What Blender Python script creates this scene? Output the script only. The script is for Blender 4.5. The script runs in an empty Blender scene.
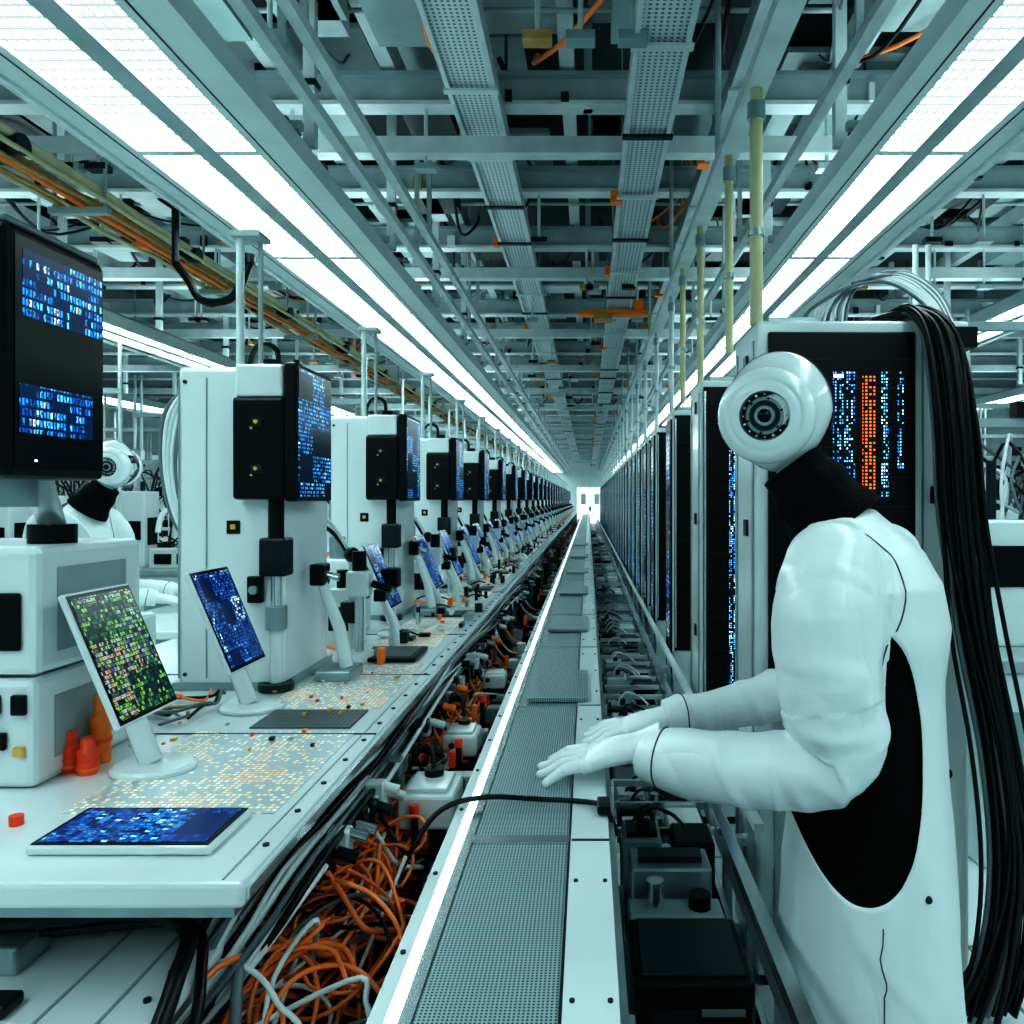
import bpy, bmesh, math, random
from mathutils import Vector, Matrix, noise
from mathutils.bvhtree import BVHTree
random.seed(7)
S = bpy.context.scene
R = random.uniform

# ------------------------------------------------------------------ materials
MATS = {}
def nmat(name):
    m = bpy.data.materials.new(name); m.use_nodes = True
    nt = m.node_tree; b = nt.nodes['Principled BSDF']
    MATS[name] = m
    return m, nt, b
def N(nt, t, **kw):
    n = nt.nodes.new(t)
    for k, v in kw.items(): setattr(n, k, v)
    return n
def simple(name, col, rough=0.4, metal=0.0, bump=0.0, bscale=60, var=0.0, vscale=3, emis=None, es=0, coat=0, spec=.5):
    m, nt, b = nmat(name)
    b.inputs['Base Color'].default_value = (*col, 1)
    b.inputs['Roughness'].default_value = rough
    b.inputs['Metallic'].default_value = metal
    b.inputs['Coat Weight'].default_value = coat
    b.inputs['Coat Roughness'].default_value = .08
    b.inputs['Specular IOR Level'].default_value = spec
    tc = N(nt, 'ShaderNodeTexCoord')
    if var > 0:
        nz = N(nt, 'ShaderNodeTexNoise'); nz.inputs['Scale'].default_value = vscale; nz.inputs['Detail'].default_value = 6
        nt.links.new(tc.outputs['Object'], nz.inputs['Vector'])
        mx = N(nt, 'ShaderNodeMix', data_type='RGBA')
        mx.inputs['A'].default_value = (*[c*(1-var) for c in col], 1)
        mx.inputs['B'].default_value = (*[min(1, c*(1+var*.5)) for c in col], 1)
        nt.links.new(nz.outputs['Fac'], mx.inputs['Factor'])
        nt.links.new(mx.outputs['Result'], b.inputs['Base Color'])
    if bump > 0:
        nz = N(nt, 'ShaderNodeTexNoise'); nz.inputs['Scale'].default_value = bscale; nz.inputs['Detail'].default_value = 4
        nt.links.new(tc.outputs['Object'], nz.inputs['Vector'])
        bp = N(nt, 'ShaderNodeBump'); bp.inputs['Strength'].default_value = bump; bp.inputs['Distance'].default_value = 0.01
        nt.links.new(nz.outputs['Fac'], bp.inputs['Height']); nt.links.new(bp.outputs['Normal'], b.inputs['Normal'])
    if emis:
        b.inputs['Emission Color'].default_value = (*emis, 1); b.inputs['Emission Strength'].default_value = es
    m.cycles.emission_sampling = 'NONE' if (not emis or es < 1.9) else 'AUTO'
    return m
simple('white_paint', (.69, .80, .80), .28, var=.18, vscale=5, coat=.3)
simple('white_plastic', (.76, .855, .86), .22, var=.10, vscale=4, coat=.4)
simple('grey_paint', (.29, .42, .43), .38, var=.35, vscale=7)
simple('mid_metal', (.36, .48, .50), .28, .65, var=.4, vscale=12)
simple('steel', (.68, .77, .78), .22, .9, var=.3, vscale=18)
simple('dark_metal', (.020, .034, .040), .35, .4, var=.4, vscale=10, spec=.35)
simple('black', (.003, .005, .006), .35, spec=.25)
simple('black_gloss', (.002, .004, .005), .2, spec=.3)
simple('black_cloth', (.003, .004, .006), .75, bump=.5, bscale=90, spec=.12)
simple('cable_black', (.003, .005, .006), .35, spec=.4)
simple('cable_white', (.70, .78, .79), .3)
simple('cable_grey', (.14, .19, .21), .35)
simple('cable_orange', (1, .25, .06), .32)
simple('orange', (1, .24, .03), .35)
simple('red_orange', (.98, .08, .02), .3)
simple('gold', (.85, .5, .12), .35, .5)
simple('beige_pipe', (.60, .59, .37), .4, var=.3, vscale=9)
simple('rust_pipe', (.60, .36, .13), .45, var=.7, vscale=18)
simple('deck', (.045, .07, .075), .7, var=.6, vscale=2.5)
simple('panel_grey', (.40, .51, .52), .45, var=.45, vscale=6)
simple('duct_white', (.64, .75, .755), .35, var=.35, vscale=8)
simple('glove', (.80, .88, .885), .30, bump=.08, bscale=45)
simple('seam', (.04, .065, .07), .6)
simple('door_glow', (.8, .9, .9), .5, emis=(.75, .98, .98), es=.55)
simple('led_and_glint', (.9, 1, 1), .3, emis=(.82, 1, 1), es=1.2)  # emission for small LEDs and for the painted highlight on the conveyor rail
simple('ceiling_fill_glow', (.9, 1, 1), .3, emis=(.76, .985, 1), es=2.5)  # added emitter that only lifts the ceiling brightness

def cells(nt, scale, coord='Object', rnd=True):
    tc = N(nt, 'ShaderNodeTexCoord'); mp = N(nt, 'ShaderNodeMapping')
    mp.inputs['Scale'].default_value = scale
    mp.inputs['Location'].default_value = (.37, .41, .33)
    nt.links.new(tc.outputs[coord], mp.inputs['Vector'])
    fl = N(nt, 'ShaderNodeVectorMath', operation='FLOOR'); nt.links.new(mp.outputs[0], fl.inputs[0])
    fr = N(nt, 'ShaderNodeVectorMath', operation='FRACTION'); nt.links.new(mp.outputs[0], fr.inputs[0])
    return fl.outputs[0], fr.outputs[0]
def math_(nt, op, a, b=None, c=None):
    n = N(nt, 'ShaderNodeMath', operation=op)
    for i, x in enumerate((a, b, c)):
        if x is None: continue
        if isinstance(x, (int, float)): n.inputs[i].default_value = x
        else: nt.links.new(x, n.inputs[i])
    return n.outputs[0]
def screen_mat(name, scale, coarse, stops, thresh=.45, strength=2.5, gap=.25, cthresh=.35, bg=(.004, .012, .03), gap2=None, glyph=0):
    m, nt, b = nmat(name)
    b.inputs['Base Color'].default_value = (.002, .004, .006, 1); b.inputs['Roughness'].default_value = .18
    b.inputs['Specular IOR Level'].default_value = .3
    oi = N(nt, 'ShaderNodeObjectInfo')
    cid, fr = cells(nt, scale)
    add = N(nt, 'ShaderNodeVectorMath', operation='ADD'); nt.links.new(cid, add.inputs[0])
    r7 = math_(nt, 'MULTIPLY', oi.outputs['Random'], 37.0); nt.links.new(r7, add.inputs[1])
    wn = N(nt, 'ShaderNodeTexWhiteNoise'); nt.links.new(add.outputs[0], wn.inputs['Vector'])
    cid2, _ = cells(nt, coarse)
    add2 = N(nt, 'ShaderNodeVectorMath', operation='ADD'); nt.links.new(cid2, add2.inputs[0]); nt.links.new(r7, add2.inputs[1])
    wn2 = N(nt, 'ShaderNodeTexWhiteNoise'); nt.links.new(add2.outputs[0], wn2.inputs['Vector'])
    a = math_(nt, 'GREATER_THAN', wn.outputs['Value'], thresh)
    c = math_(nt, 'GREATER_THAN', wn2.outputs['Value'], cthresh)
    sx = N(nt, 'ShaderNodeSeparateXYZ'); nt.links.new(fr, sx.inputs[0])
    mask = math_(nt, 'MULTIPLY', a, c)
    for i in range(3):
        if scale[i] != 0:
            mask = math_(nt, 'MULTIPLY', mask, math_(nt, 'GREATER_THAN', sx.outputs[i], (gap2[i] if gap2 else gap)))
    if glyph:
        gid, _ = cells(nt, tuple(s*3 for s in scale)); gn = N(nt, 'ShaderNodeTexWhiteNoise'); nt.links.new(gid, gn.inputs['Vector'])
        mask = math_(nt, 'MULTIPLY', mask, math_(nt, 'MULTIPLY_ADD', math_(nt, 'GREATER_THAN', gn.outputs['Value'], glyph), .85, .15))
    rp = N(nt, 'ShaderNodeValToRGB'); cr_ = rp.color_ramp; cr_.interpolation = 'CONSTANT'
    while len(cr_.elements) < len(stops): cr_.elements.new(.5)
    for e, (p, col) in zip(cr_.elements, stops): e.position = p; e.color = (*col, 1)
    sc = N(nt, 'ShaderNodeSeparateColor'); nt.links.new(wn.outputs['Color'], sc.inputs[0])
    mixc = math_(nt, 'ADD', math_(nt, 'MULTIPLY', sc.outputs[1], .5), math_(nt, 'MULTIPLY', wn2.outputs['Value'], .5))
    nt.links.new(mixc, rp.inputs['Fac'])
    mx = N(nt, 'ShaderNodeMix', data_type='RGBA'); mx.inputs['A'].default_value = (*bg, 1)
    nt.links.new(rp.outputs['Color'], mx.inputs['B']); nt.links.new(mask, mx.inputs['Factor'])
    nt.links.new(mx.outputs['Result'], b.inputs['Emission Color']); b.inputs['Emission Strength'].default_value = strength
    m.cycles.emission_sampling = 'NONE'
    return m
BL = [(0, (.01, .08, .35)), (.35, (.02, .25, .75)), (.6, (.10, .5, .95)), (.8, (.6, .92, 1))]
screen_mat('screen_yz', (0, 150, 95), (0, 11, 14), BL, .30, .95, .3, .40, bg=(.001, .005, .014), gap2=(0, .25, .42), glyph=.35)
screen_mat('screen_text', (0, 150, 75), (0, 30, 75), BL, .15, 1.1, .3, .22, bg=(.001, .012, .045), gap2=(0, .35, .30), glyph=.35)
screen_mat('screen_green', (0, 150, 130), (0, 16, 15), [(0, (.01, .03, .05)), (.25, (.02, .16, .08)), (.40, (.2, .5, .08)), (.53, (.10, .11, .18)), (.64, (.3, .5, .5)), (.76, (.5, .36, .25))], .2, .7, .2, .05, gap2=(0, .1, .2), bg=(.004, .014, .014), glyph=.3)
screen_mat('screen_tab', (0, 150, 140), (0, 20, 18), [(0, (.005, .04, .2)), (.3, (.02, .11, .42)), (.6, (.12, .36, .75)), (.8, (.65, .9, 1))], .25, .8, .2, .12, bg=(.002, .012, .05), gap2=(0, .15, .25), glyph=.3)
screen_mat('screen_flat', (90, 130, 0), (12, 14, 0), [(0, (.004, .04, .24)), (.4, (.01, .10, .45)), (.65, (.03, .28, .7)), (.86, (.3, .75, 1))], .2, .75, .12, .12, bg=(.001, .015, .10), glyph=.35)
screen_mat('leds_blue', (150, 0, 110), (150, 0, 9), [(0, (.02, .2, .8)), (.45, (.1, .5, 1)), (.7, (.6, .95, 1))], .35, 1.8, .5, .25, bg=(.001, .002, .003))
screen_mat('leds_orange', (85, 0, 100), (10, 0, 3), [(0, (1, .12, .02)), (.7, (1, .3, .05))], .1, 1.8, .5, .0, bg=(.003, .002, .002))
screen_mat('leds_side', (0, 30, 34), (0, 7, 5), [(0, (.02, .2, .8)), (.5, (.1, .5, 1)), (.85, (.5, .9, 1))], .5, 1.4, .5, .3, bg=(.001, .002, .003))

def dot_mat(name, scale, base, hole, r=.3, rough=.35, rnd=0.0, metal=0., hole2=None, emis=0, patch=0):
    m, nt, b = nmat(name)
    cid, fr = cells(nt, (scale, scale, 0))
    sub = N(nt, 'ShaderNodeVectorMath', operation='SUBTRACT'); nt.links.new(fr, sub.inputs[0]); sub.inputs[1].default_value = (.5, .5, .33)
    mulv = N(nt, 'ShaderNodeVectorMath', operation='MULTIPLY'); nt.links.new(sub.outputs[0], mulv.inputs[0]); mulv.inputs[1].default_value = (1, 1, 0)
    ln = N(nt, 'ShaderNodeVectorMath', operation='LENGTH'); nt.links.new(mulv.outputs[0], ln.inputs[0])
    mask = math_(nt, 'LESS_THAN', ln.outputs['Value'], r)
    wn = N(nt, 'ShaderNodeTexWhiteNoise'); nt.links.new(cid, wn.inputs['Vector'])
    if rnd > 0:
        th = rnd
        if patch:
            tc = N(nt, 'ShaderNodeTexCoord'); nz = N(nt, 'ShaderNodeTexNoise'); nz.inputs['Scale'].default_value = patch; nt.links.new(tc.outputs['Object'], nz.inputs['Vector'])
            th = math_(nt, 'MULTIPLY_ADD', nz.outputs['Fac'], 2.4, rnd-1.2)
        mask = math_(nt, 'MULTIPLY', mask, math_(nt, 'GREATER_THAN', wn.outputs['Value'], th))
    mx = N(nt, 'ShaderNodeMix', data_type='RGBA'); mx.inputs['A'].default_value = (*base, 1)
    if hole2:
        m2 = N(nt, 'ShaderNodeMix', data_type='RGBA'); m2.inputs['A'].default_value = (*hole, 1); m2.inputs['B'].default_value = (*hole2, 1)
        sc = N(nt, 'ShaderNodeSeparateColor'); nt.links.new(wn.outputs['Color'], sc.inputs[0])
        nt.links.new(sc.outputs[0], m2.inputs['Factor']); nt.links.new(m2.outputs['Result'], mx.inputs['B'])
    else: mx.inputs['B'].default_value = (*hole, 1)
    nt.links.new(mask, mx.inputs['Factor']); nt.links.new(mx.outputs['Result'], b.inputs['Base Color'])
    b.inputs['Roughness'].default_value = rough; b.inputs['Metallic'].default_value = metal
    if emis:
        nt.links.new(mx.outputs['Result'], b.inputs['Emission Color']); nt.links.new(math_(nt, 'MULTIPLY', mask, emis), b.inputs['Emission Strength'])
        m.cycles.emission_sampling = 'NONE'
    bp = N(nt, 'ShaderNodeBump'); bp.inputs['Strength'].default_value = .3; bp.inputs['Distance'].default_value = .002
    bp.invert = True
    nt.links.new(mask, bp.inputs['Height']); nt.links.new(bp.outputs['Normal'], b.inputs['Normal'])
dot_mat('belt_mesh', 175, (.42, .56, .58), (.08, .13, .14), .30, .22, metal=.3)
dot_mat('gold_grid', 95, (.52, .62, .63), (.95, .36, .05), .36, .28, .52, hole2=(1, .93, .75), emis=.2, patch=7)
dot_mat('grey_grid', 90, (.10, .13, .14), (.02, .03, .035), .3, .4)
dot_mat('duct_perf', 45, (.60, .71, .72), (.12, .17, .18), .26, .4)

def cloth_bump(nt, b):
    tc = N(nt, 'ShaderNodeTexCoord')
    nz = N(nt, 'ShaderNodeTexNoise'); nz.inputs['Scale'].default_value = 45; nt.links.new(tc.outputs['Object'], nz.inputs['Vector'])
    mp = N(nt, 'ShaderNodeMapping'); mp.inputs['Scale'].default_value = (1, 1, .5); mp.inputs['Rotation'].default_value = (.3, .5, 0); nt.links.new(tc.outputs['Object'], mp.inputs['Vector'])
    cz = N(nt, 'ShaderNodeTexNoise'); cz.inputs['Scale'].default_value = 6; cz.inputs['Detail'].default_value = 1; cz.inputs['Distortion'].default_value = .6; nt.links.new(mp.outputs[0], cz.inputs['Vector'])
    rid = math_(nt, 'ABSOLUTE', math_(nt, 'SUBTRACT', cz.outputs['Fac'], .5))
    rid = math_(nt, 'MINIMUM', math_(nt, 'MULTIPLY', rid, 5.0), .8)
    b1 = N(nt, 'ShaderNodeBump'); b1.inputs['Strength'].default_value = .28; b1.inputs['Distance'].default_value = .012; nt.links.new(rid, b1.inputs['Height'])
    b2 = N(nt, 'ShaderNodeBump'); b2.inputs['Strength'].default_value = .10; b2.inputs['Distance'].default_value = .006; nt.links.new(nz.outputs['Fac'], b2.inputs['Height']); nt.links.new(b1.outputs['Normal'], b2.inputs['Normal'])
    nt.links.new(b2.outputs['Normal'], b.inputs['Normal'])
m, nt, b = nmat('suit_white'); b.inputs['Base Color'].default_value = (.78, .87, .875, 1); b.inputs['Roughness'].default_value = .33; b.inputs['Coat Weight'].default_value = .15
cloth_bump(nt, b)

def light_mat():
    m, nt, b = nmat('light_diffuser')
    nt.nodes.remove(b)
    out = nt.nodes['Material Output']
    cid, fr = cells(nt, (34, 20, 0))
    sx = N(nt, 'ShaderNodeSeparateXYZ'); nt.links.new(fr, sx.inputs[0])
    mk = math_(nt, 'MULTIPLY', math_(nt, 'GREATER_THAN', sx.outputs[0], .3), math_(nt, 'GREATER_THAN', sx.outputs[1], .28))
    wn = N(nt, 'ShaderNodeTexWhiteNoise'); nt.links.new(cid, wn.inputs['Vector'])
    v = math_(nt, 'MULTIPLY_ADD', wn.outputs['Value'], 10.0, 4.5)
    st = math_(nt, 'MULTIPLY_ADD', mk, v, .42)
    e = N(nt, 'ShaderNodeEmission'); e.inputs['Color'].default_value = (.78, .985, 1, 1)
    nt.links.new(st, e.inputs['Strength']); nt.links.new(e.outputs[0], out.inputs['Surface'])
light_mat()

def floor_mat():
    m, nt, b = nmat('floor_tile')
    tc = N(nt, 'ShaderNodeTexCoord'); br = N(nt, 'ShaderNodeTexBrick')
    br.offset = 0; br.inputs['Scale'].default_value = 1; br.inputs['Brick Width'].default_value = .6; br.inputs['Row Height'].default_value = .6
    br.inputs['Mortar Size'].default_value = .006
    br.inputs['Color1'].default_value = (.62, .73, .74, 1); br.inputs['Color2'].default_value = (.57, .68, .69, 1); br.inputs['Mortar'].default_value = (.15, .2, .2, 1)
    nt.links.new(tc.outputs['Object'], br.inputs['Vector']); nt.links.new(br.outputs['Color'], b.inputs['Base Color'])
    b.inputs['Roughness'].default_value = .18
floor_mat()

# ------------------------------------------------------------------ mesh builder
class MB:
    def __init__(s, org=(0, 0, 0)):
        s.v = []; s.f = []; s.m = []; s.sm = []; s.slots = []; s.o = Vector(org)
    def mi(s, n):
        if n not in s.slots: s.slots.append(n)
        return s.slots.index(n)
    def add(s, vs, fs, mat, smooth=False):
        o = len(s.v); k = s.mi(mat)
        s.v.extend([tuple(Vector(p) - s.o) for p in vs])
        for f in fs:
            s.f.append([o+i for i in f]); s.m.append(k); s.sm.append(smooth)
    def quad(s, x0, x1, y0, y1, z, mat, up=True):
        f = (0, 1, 2, 3) if up else (3, 2, 1, 0)
        s.add([(x0, y0, z), (x1, y0, z), (x1, y1, z), (x0, y1, z)], [f], mat)
    def box(s, x0, x1, y0, y1, z0, z1, mat, bev=0, seg=2, M=None):
        if bev > 0:
            bm = bmesh.new(); bmesh.ops.create_cube(bm, size=1)
            for v in bm.verts: v.co = Vector(((x0+x1)/2+v.co.x*(x1-x0), (y0+y1)/2+v.co.y*(y1-y0), (z0+z1)/2+v.co.z*(z1-z0)))
            bmesh.ops.bevel(bm, geom=bm.edges[:], offset=bev, segments=seg, affect='EDGES', profile=.5)
            bm.verts.ensure_lookup_table()
            vs = [v.co.copy() for v in bm.verts]; fs = [[v.index for v in f.verts] for f in bm.faces]
            bm.free()
        else:
            vs = [Vector(p) for p in ((x0,y0,z0),(x1,y0,z0),(x1,y1,z0),(x0,y1,z0),(x0,y0,z1),(x1,y0,z1),(x1,y1,z1),(x0,y1,z1))]
            fs = [(0,3,2,1),(4,5,6,7),(0,1,5,4),(1,2,6,5),(2,3,7,6),(3,0,4,7)]
        if M is not None: vs = [M @ p for p in vs]
        s.add(vs, fs, mat)
    def cyl(s, p0, p1, r, mat, seg=12, r2=None):
        s.tube([p0, p1], [r, r if r2 is None else r2], mat, seg)
    def tube(s, pts, rad, mat, seg=8, caps=True, up=None, flat=1.0):
        pts = [Vector(p) for p in pts]
        if not isinstance(rad, (list, tuple)): rad = [rad]*len(pts)
        vs = []; fs = []
        t = (pts[1]-pts[0]).normalized()
        n = Vector(up) if up else (Vector((0, 0, 1)) if abs(t.z) < .9 else Vector((1, 0, 0)))
        n = (n - t*n.dot(t)).normalized()
        for i, p in enumerate(pts):
            if i == 0: t = (pts[1]-pts[0])
            elif i == len(pts)-1: t = pts[-1]-pts[-2]
            else: t = pts[i+1]-pts[i-1]
            t = t.normalized() if t.length > 1e-9 else Vector((0, 0, 1))
            n = n - t*n.dot(t)
            n = n.normalized() if n.length > 1e-6 else t.orthogonal().normalized()
            b = t.cross(n)
            for k in range(seg):
                a = 2*math.pi*k/seg
                vs.append(p + n*(math.cos(a)*rad[i]*flat) + b*(math.sin(a)*rad[i]))
        for i in range(len(pts)-1):
            for k in range(seg):
                fs.append((i*seg+k, i*seg+(k+1) % seg, (i+1)*seg+(k+1) % seg, (i+1)*seg+k))
        s.add(vs, fs, mat, True)
        if caps:
            s.add(vs[:seg], [list(range(seg))[::-1]], mat); s.add(vs[-seg:], [list(range(seg))], mat)
    def ball(s, c, r, mat, sc=(1, 1, 1), u=16, w=10, M=None):
        vs = []; fs = []
        for i in range(w+1):
            th = math.pi*i/w
            for k in range(u):
                a = 2*math.pi*k/u
                p = Vector((math.sin(th)*math.cos(a)*r*sc[0], math.sin(th)*math.sin(a)*r*sc[1], math.cos(th)*r*sc[2]))
                if M is not None: p = M @ p
                vs.append(Vector(c)+p)
        for i in range(w):
            for k in range(u):
                fs.append((i*u+k, (i+1)*u+k, (i+1)*u+(k+1) % u, i*u+(k+1) % u))
        s.add(vs, fs, mat, True)
    def mesh(s, name):
        me = bpy.data.meshes.new(name); me.from_pydata(s.v, [], s.f)
        for n in s.slots: me.materials.append(MATS[n])
        me.polygons.foreach_set('material_index', s.m); me.polygons.foreach_set('use_smooth', s.sm)
        me.update(); return me
    def obj(s, name, parent=None, loc=None):
        return place(s.mesh(name), name, s.o if loc is None else loc, parent)
def place(me, name, loc=(0, 0, 0), parent=None, rz=0):
    o = bpy.data.objects.new(name, me); S.collection.objects.link(o); o.location = loc; o.rotation_euler = (0, 0, rz)
    if parent: o.parent = parent
    return o
def empty(name, loc=(0, 0, 0), rz=0):
    o = bpy.data.objects.new(name, None); S.collection.objects.link(o); o.location = loc; o.rotation_euler = (0, 0, rz); return o
def cr(pts, n=6):
    P = [Vector(p) for p in pts]; P = [P[0]*2-P[1]] + P + [P[-1]*2-P[-2]]
    out = []
    for i in range(1, len(P)-2):
        for k in range(n):
            t = k/n; a, b, c, d = P[i-1], P[i], P[i+1], P[i+2]
            out.append(.5*((2*b)+(c-a)*t+(2*a-5*b+4*c-d)*t*t+(3*b-a-3*c+d)*t**3))
    out.append(P[-2]); return out
def clamp(v, a, b): return max(a, min(b, v))

YE = 36.0
# ------------------------------------------------------------------ room
m = MB(); m.box(-9, 8, -3, YE, -.1, 0, 'floor_tile'); m.obj('floor')
m = MB(); m.box(-9, 8, -3, YE, 3.85, 3.95, 'deck'); m.obj('ceiling')
for nm, b in (('wall_left', (-9.1, -9, -3, YE, 0, 3.85)), ('wall_right', (8, 8.1, -3, YE, 0, 3.85)), ('wall_back', (-9, 8, YE, YE+.1, 0, 3.85)), ('wall_front', (-9, 8, -3.1, -3, 0, 3.85))):
    m = MB(); m.box(*b, 'white_paint'); m.obj(nm)
m = MB(); m.box(-.62, .82, YE-.05, YE-.001, 0, 2.15, 'white_paint'); m.box(-.52, .08, YE-.07, YE-.05, .02, 2.0, 'door_glow'); m.box(.12, .72, YE-.07, YE-.05, .02, 2.0, 'door_glow')
for x in (-.22, .42): m.box(x-.12, x+.12, YE-.08, YE-.07, 1.2, 1.7, 'panel_grey')
m.box(.05, .15, YE-.085, YE-.07, .9, 1.1, 'dark_metal')
m.obj('door_1')

# ceiling panels + structure
m = MB()
y = -1.0
while y < YE-1:
    x = -7.0
    while x < 7:
        q = random.random()
        if q < .58:
            w = R(.55, .95); d = R(.45, .72); z = R(3.62, 3.8)
            m.box(x, x+w, y, y+d, z, z+.03, random.choice(['panel_grey', 'panel_grey', 'duct_white', 'grey_paint']))
            if random.random() < .35: m.box(x+.1, x+w-.1, y+.08, y+.3, z-.1, z, 'grey_paint')
            if random.random() < .4: m.box(x+.2, x+.35, y+.3, y+.34, z-.16, z, 'dark_metal')
        x += 1.0
    y += .8
m.obj('ceiling_panel_grid')
m = MB()
y = 1.55; k = 0
while y < YE:
    z = 3.28
    m.box(-8.9, 7.9, y, y+.10, z, z+.02, 'duct_white'); m.box(-8.9, 7.9, y+.04, y+.06, z+.02, z+.14, 'panel_grey'); m.box(-8.9, 7.9, y, y+.10, z+.14, z+.16, 'grey_paint')
    if k % 2 == 0: m.box(-8.9, 7.9, y+.02, y+.1, 3.06, 3.14, 'duct_white')
    if k % 2 == 1 and y < 20: m.cyl((-8.9, y+.4, 3.5), (7.9, y+.4, 3.5), .03, 'duct_white', 8); m.cyl((-8.9, y+.55, 3.42), (7.9, y+.55, 3.42), .012, 'panel_grey', 6)
    for j in range(14 if y < 14 else 0):
        x = R(-4, 3.5); m.cyl((x, y+.05, 3.0), (x, y+.05, 3.3), .01, 'duct_white', 6); m.box(x-.05, x+.05, y+.02, y+.08, 2.985, 3.015, random.choice(['dark_metal', 'panel_grey', 'dark_metal', 'grey_paint', 'rust_pipe']))
        x = R(-4, 3.5); m.box(x, x+R(.1, .35), y+.2, y+R(.4, .7), 3.34, 3.44, random.choice(['duct_white', 'dark_metal', 'dark_metal', 'grey_paint', 'panel_grey']))
        x = R(-4, 3.5); m.box(x, x+R(.02, .06), y-.015, y, 3.29, R(3.32, 3.38), random.choice(['dark_metal', 'orange', 'white_plastic', 'black', 'dark_metal', 'rust_pipe']))
        x = R(-4, 3.3); xx = x+R(-.4, .4)
        m.tube(cr([(x, y, 3.5), (x+.05, y+.15, 3.38), ((x+xx)/2, y+.5, R(3.18, 3.36)), (xx, y+.85, 3.38), (xx, y+1.0, 3.5)], 4), R(.006, .014), random.choice(['cable_black', 'cable_black', 'cable_grey', 'cable_orange']), 5)
    y += 1.02; k += 1
for x in (-5.5, -4.2, -3.1, -2.6, -1.5, -.95, -.1, .75, 1.25, 1.6, 2.5, 3.2, 4.6):
    m.box(x-.035, x+.035, -2.9, YE-.1, 3.46, 3.58, 'duct_white')
for x in (-6, -4, -2, 0, 2, 4, 6):
    y = 1.6
    while y < YE:
        m.box(x-.02, x+.02, y, y+.04, 3.28, 3.85, 'panel_grey'); y += 2.04
m.obj('ceiling_beam_frame')

def tray(name, x0, x1, z, mat='duct_white', h=.09, step=.22, orange=True, bottom=None):
    m = MB()
    m.box(x0, x0+.02, -2.9, YE-.1, z, z+h, mat); m.box(x1-.02, x1, -2.9, YE-.1, z, z+h, mat)
    m.box(x0+.02, x1-.02, -2.9, YE-.1, z+.02, z+.035, bottom or mat)
    y = 0
    while y < YE-.3:
        m.box(x0-.01, x1+.01, y, y+.035, z-.012, z, mat if random.random() < .75 else 'dark_metal'); y += step*3
    for i in range(5):
        xx = x0+.04+(x1-x0-.08)*i/4
        m.tube([(xx+R(-.01, .01), yy, z+.07+R(0, .03)) for yy in range(-2, int(YE))], .012, random.choice(['cable_black', 'cable_grey', 'cable_orange']), 5)
    y = 1.2
    while y < YE:
        m.cyl(((x0+.01), y, z+h), (x0+.01, y, 3.84), .008, 'steel', 6); m.cyl(((x1-.01), y, z+h), (x1-.01, y, 3.84), .008, 'steel', 6)
        if orange and random.random() < .55 and y > 3: m.box(x0-.04, x0+R(-.01, .03), y+.2, y+R(.23, .28), z-.02, z+.04, 'orange')
        y += 1.3
    m.obj(name)
tray('cable_tray', .16, .36, 3.0, bottom='duct_perf')
tray('cable_tray', -.62, -.40, 3.2, bottom='duct_perf')
tray('cable_tray', -2.15, -1.93, 3.2)
tray('cable_tray', 1.75, 2.05, 3.1)
tray('cable_tray', -4.6, -4.3, 2.95)
tray('cable_tray', .62, .74, 3.2, 'panel_grey')
m = MB(); m.box(.485, .525, 1.0, YE-.1, 2.66, 2.72, 'duct_white'); m.box(.47, .54, 1.0, YE-.1, 2.64, 2.66, 'duct_white')
y = 1.3
while y < YE: m.cyl((.505, y, 2.72), (.505, y, 3.84), .012, 'panel_grey', 6); y += 1.65
m.obj('support_rail')
m = MB(); m.box(-.08, .5, 6.3, 6.42, 2.95, 2.99, 'orange', .008); m.box(.05, .2, 6.28, 6.44, 2.91, 2.95, 'rust_pipe'); m.box(.38, .46, 6.27, 6.45, 2.99, 3.06, 'orange'); m.obj('orange_crossbar')
# pipes
m = MB()
for i, (dx, dz, r, mt) in enumerate(((0, 0, .028, 'rust_pipe'), (.08, .03, .02, 'beige_pipe'), (-.08, .02, .022, 'rust_pipe'), (.03, -.06, .012, 'orange'), (.12, -.03, .012, 'beige_pipe'), (-.04, -.05, .01, 'rust_pipe'), (-.1, -.04, .014, 'beige_pipe'), (.06, -.045, .010, 'rust_pipe'))):
    m.tube([(-2.42+dx+R(-.014, .014), yy*.4, 2.86+dz+R(-.012, .012)) for yy in range(-5, int(YE*2.5))], r, mt, 8)
y = .8
while y < YE:
    m.box(-2.56, -2.28, y, y+.04, 2.77, 2.8, 'panel_grey'); m.cyl((-2.54, y+.02, 2.8), (-2.54, y+.02, 3.84), .01, 'panel_grey', 6); m.cyl((-2.3, y+.02, 2.8), (-2.3, y+.02, 3.84), .01, 'panel_grey', 6)
    m.box(-2.44, -2.40, y+.5, y+.56, 2.78, 2.83, random.choice(['orange', 'dark_metal', 'rust_pipe']))
    m.cyl((-2.50, y+.9, 2.86), (-2.30, y+.9, 2.86), .045, 'dark_metal', 10)
    y += 1.4
m.obj('overhead_pipe_run')
def conduits():
    m = MB(); ys = [2.28, 2.72, 3.42, 4.05, 4.6, 5.6]
    y = 6.7
    while y < 30: ys.append(y); y += 1.1
    for i, y in enumerate(ys):
        r = .015 if i else .02
        mt = 'beige_pipe' if i < 4 else 'duct_white'
        m.cyl((.505, y, 1.935), (.505, y, 2.64), r, mt, 12)
        m.cyl((.505, y, 2.55), (.505, y, 2.6), r+.007, 'mid_metal', 12); m.cyl((.505, y, 2.2), (.505, y, 2.22), r+.005, 'mid_metal', 12)
    m.obj('conduit_pole_row')
conduits()

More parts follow.
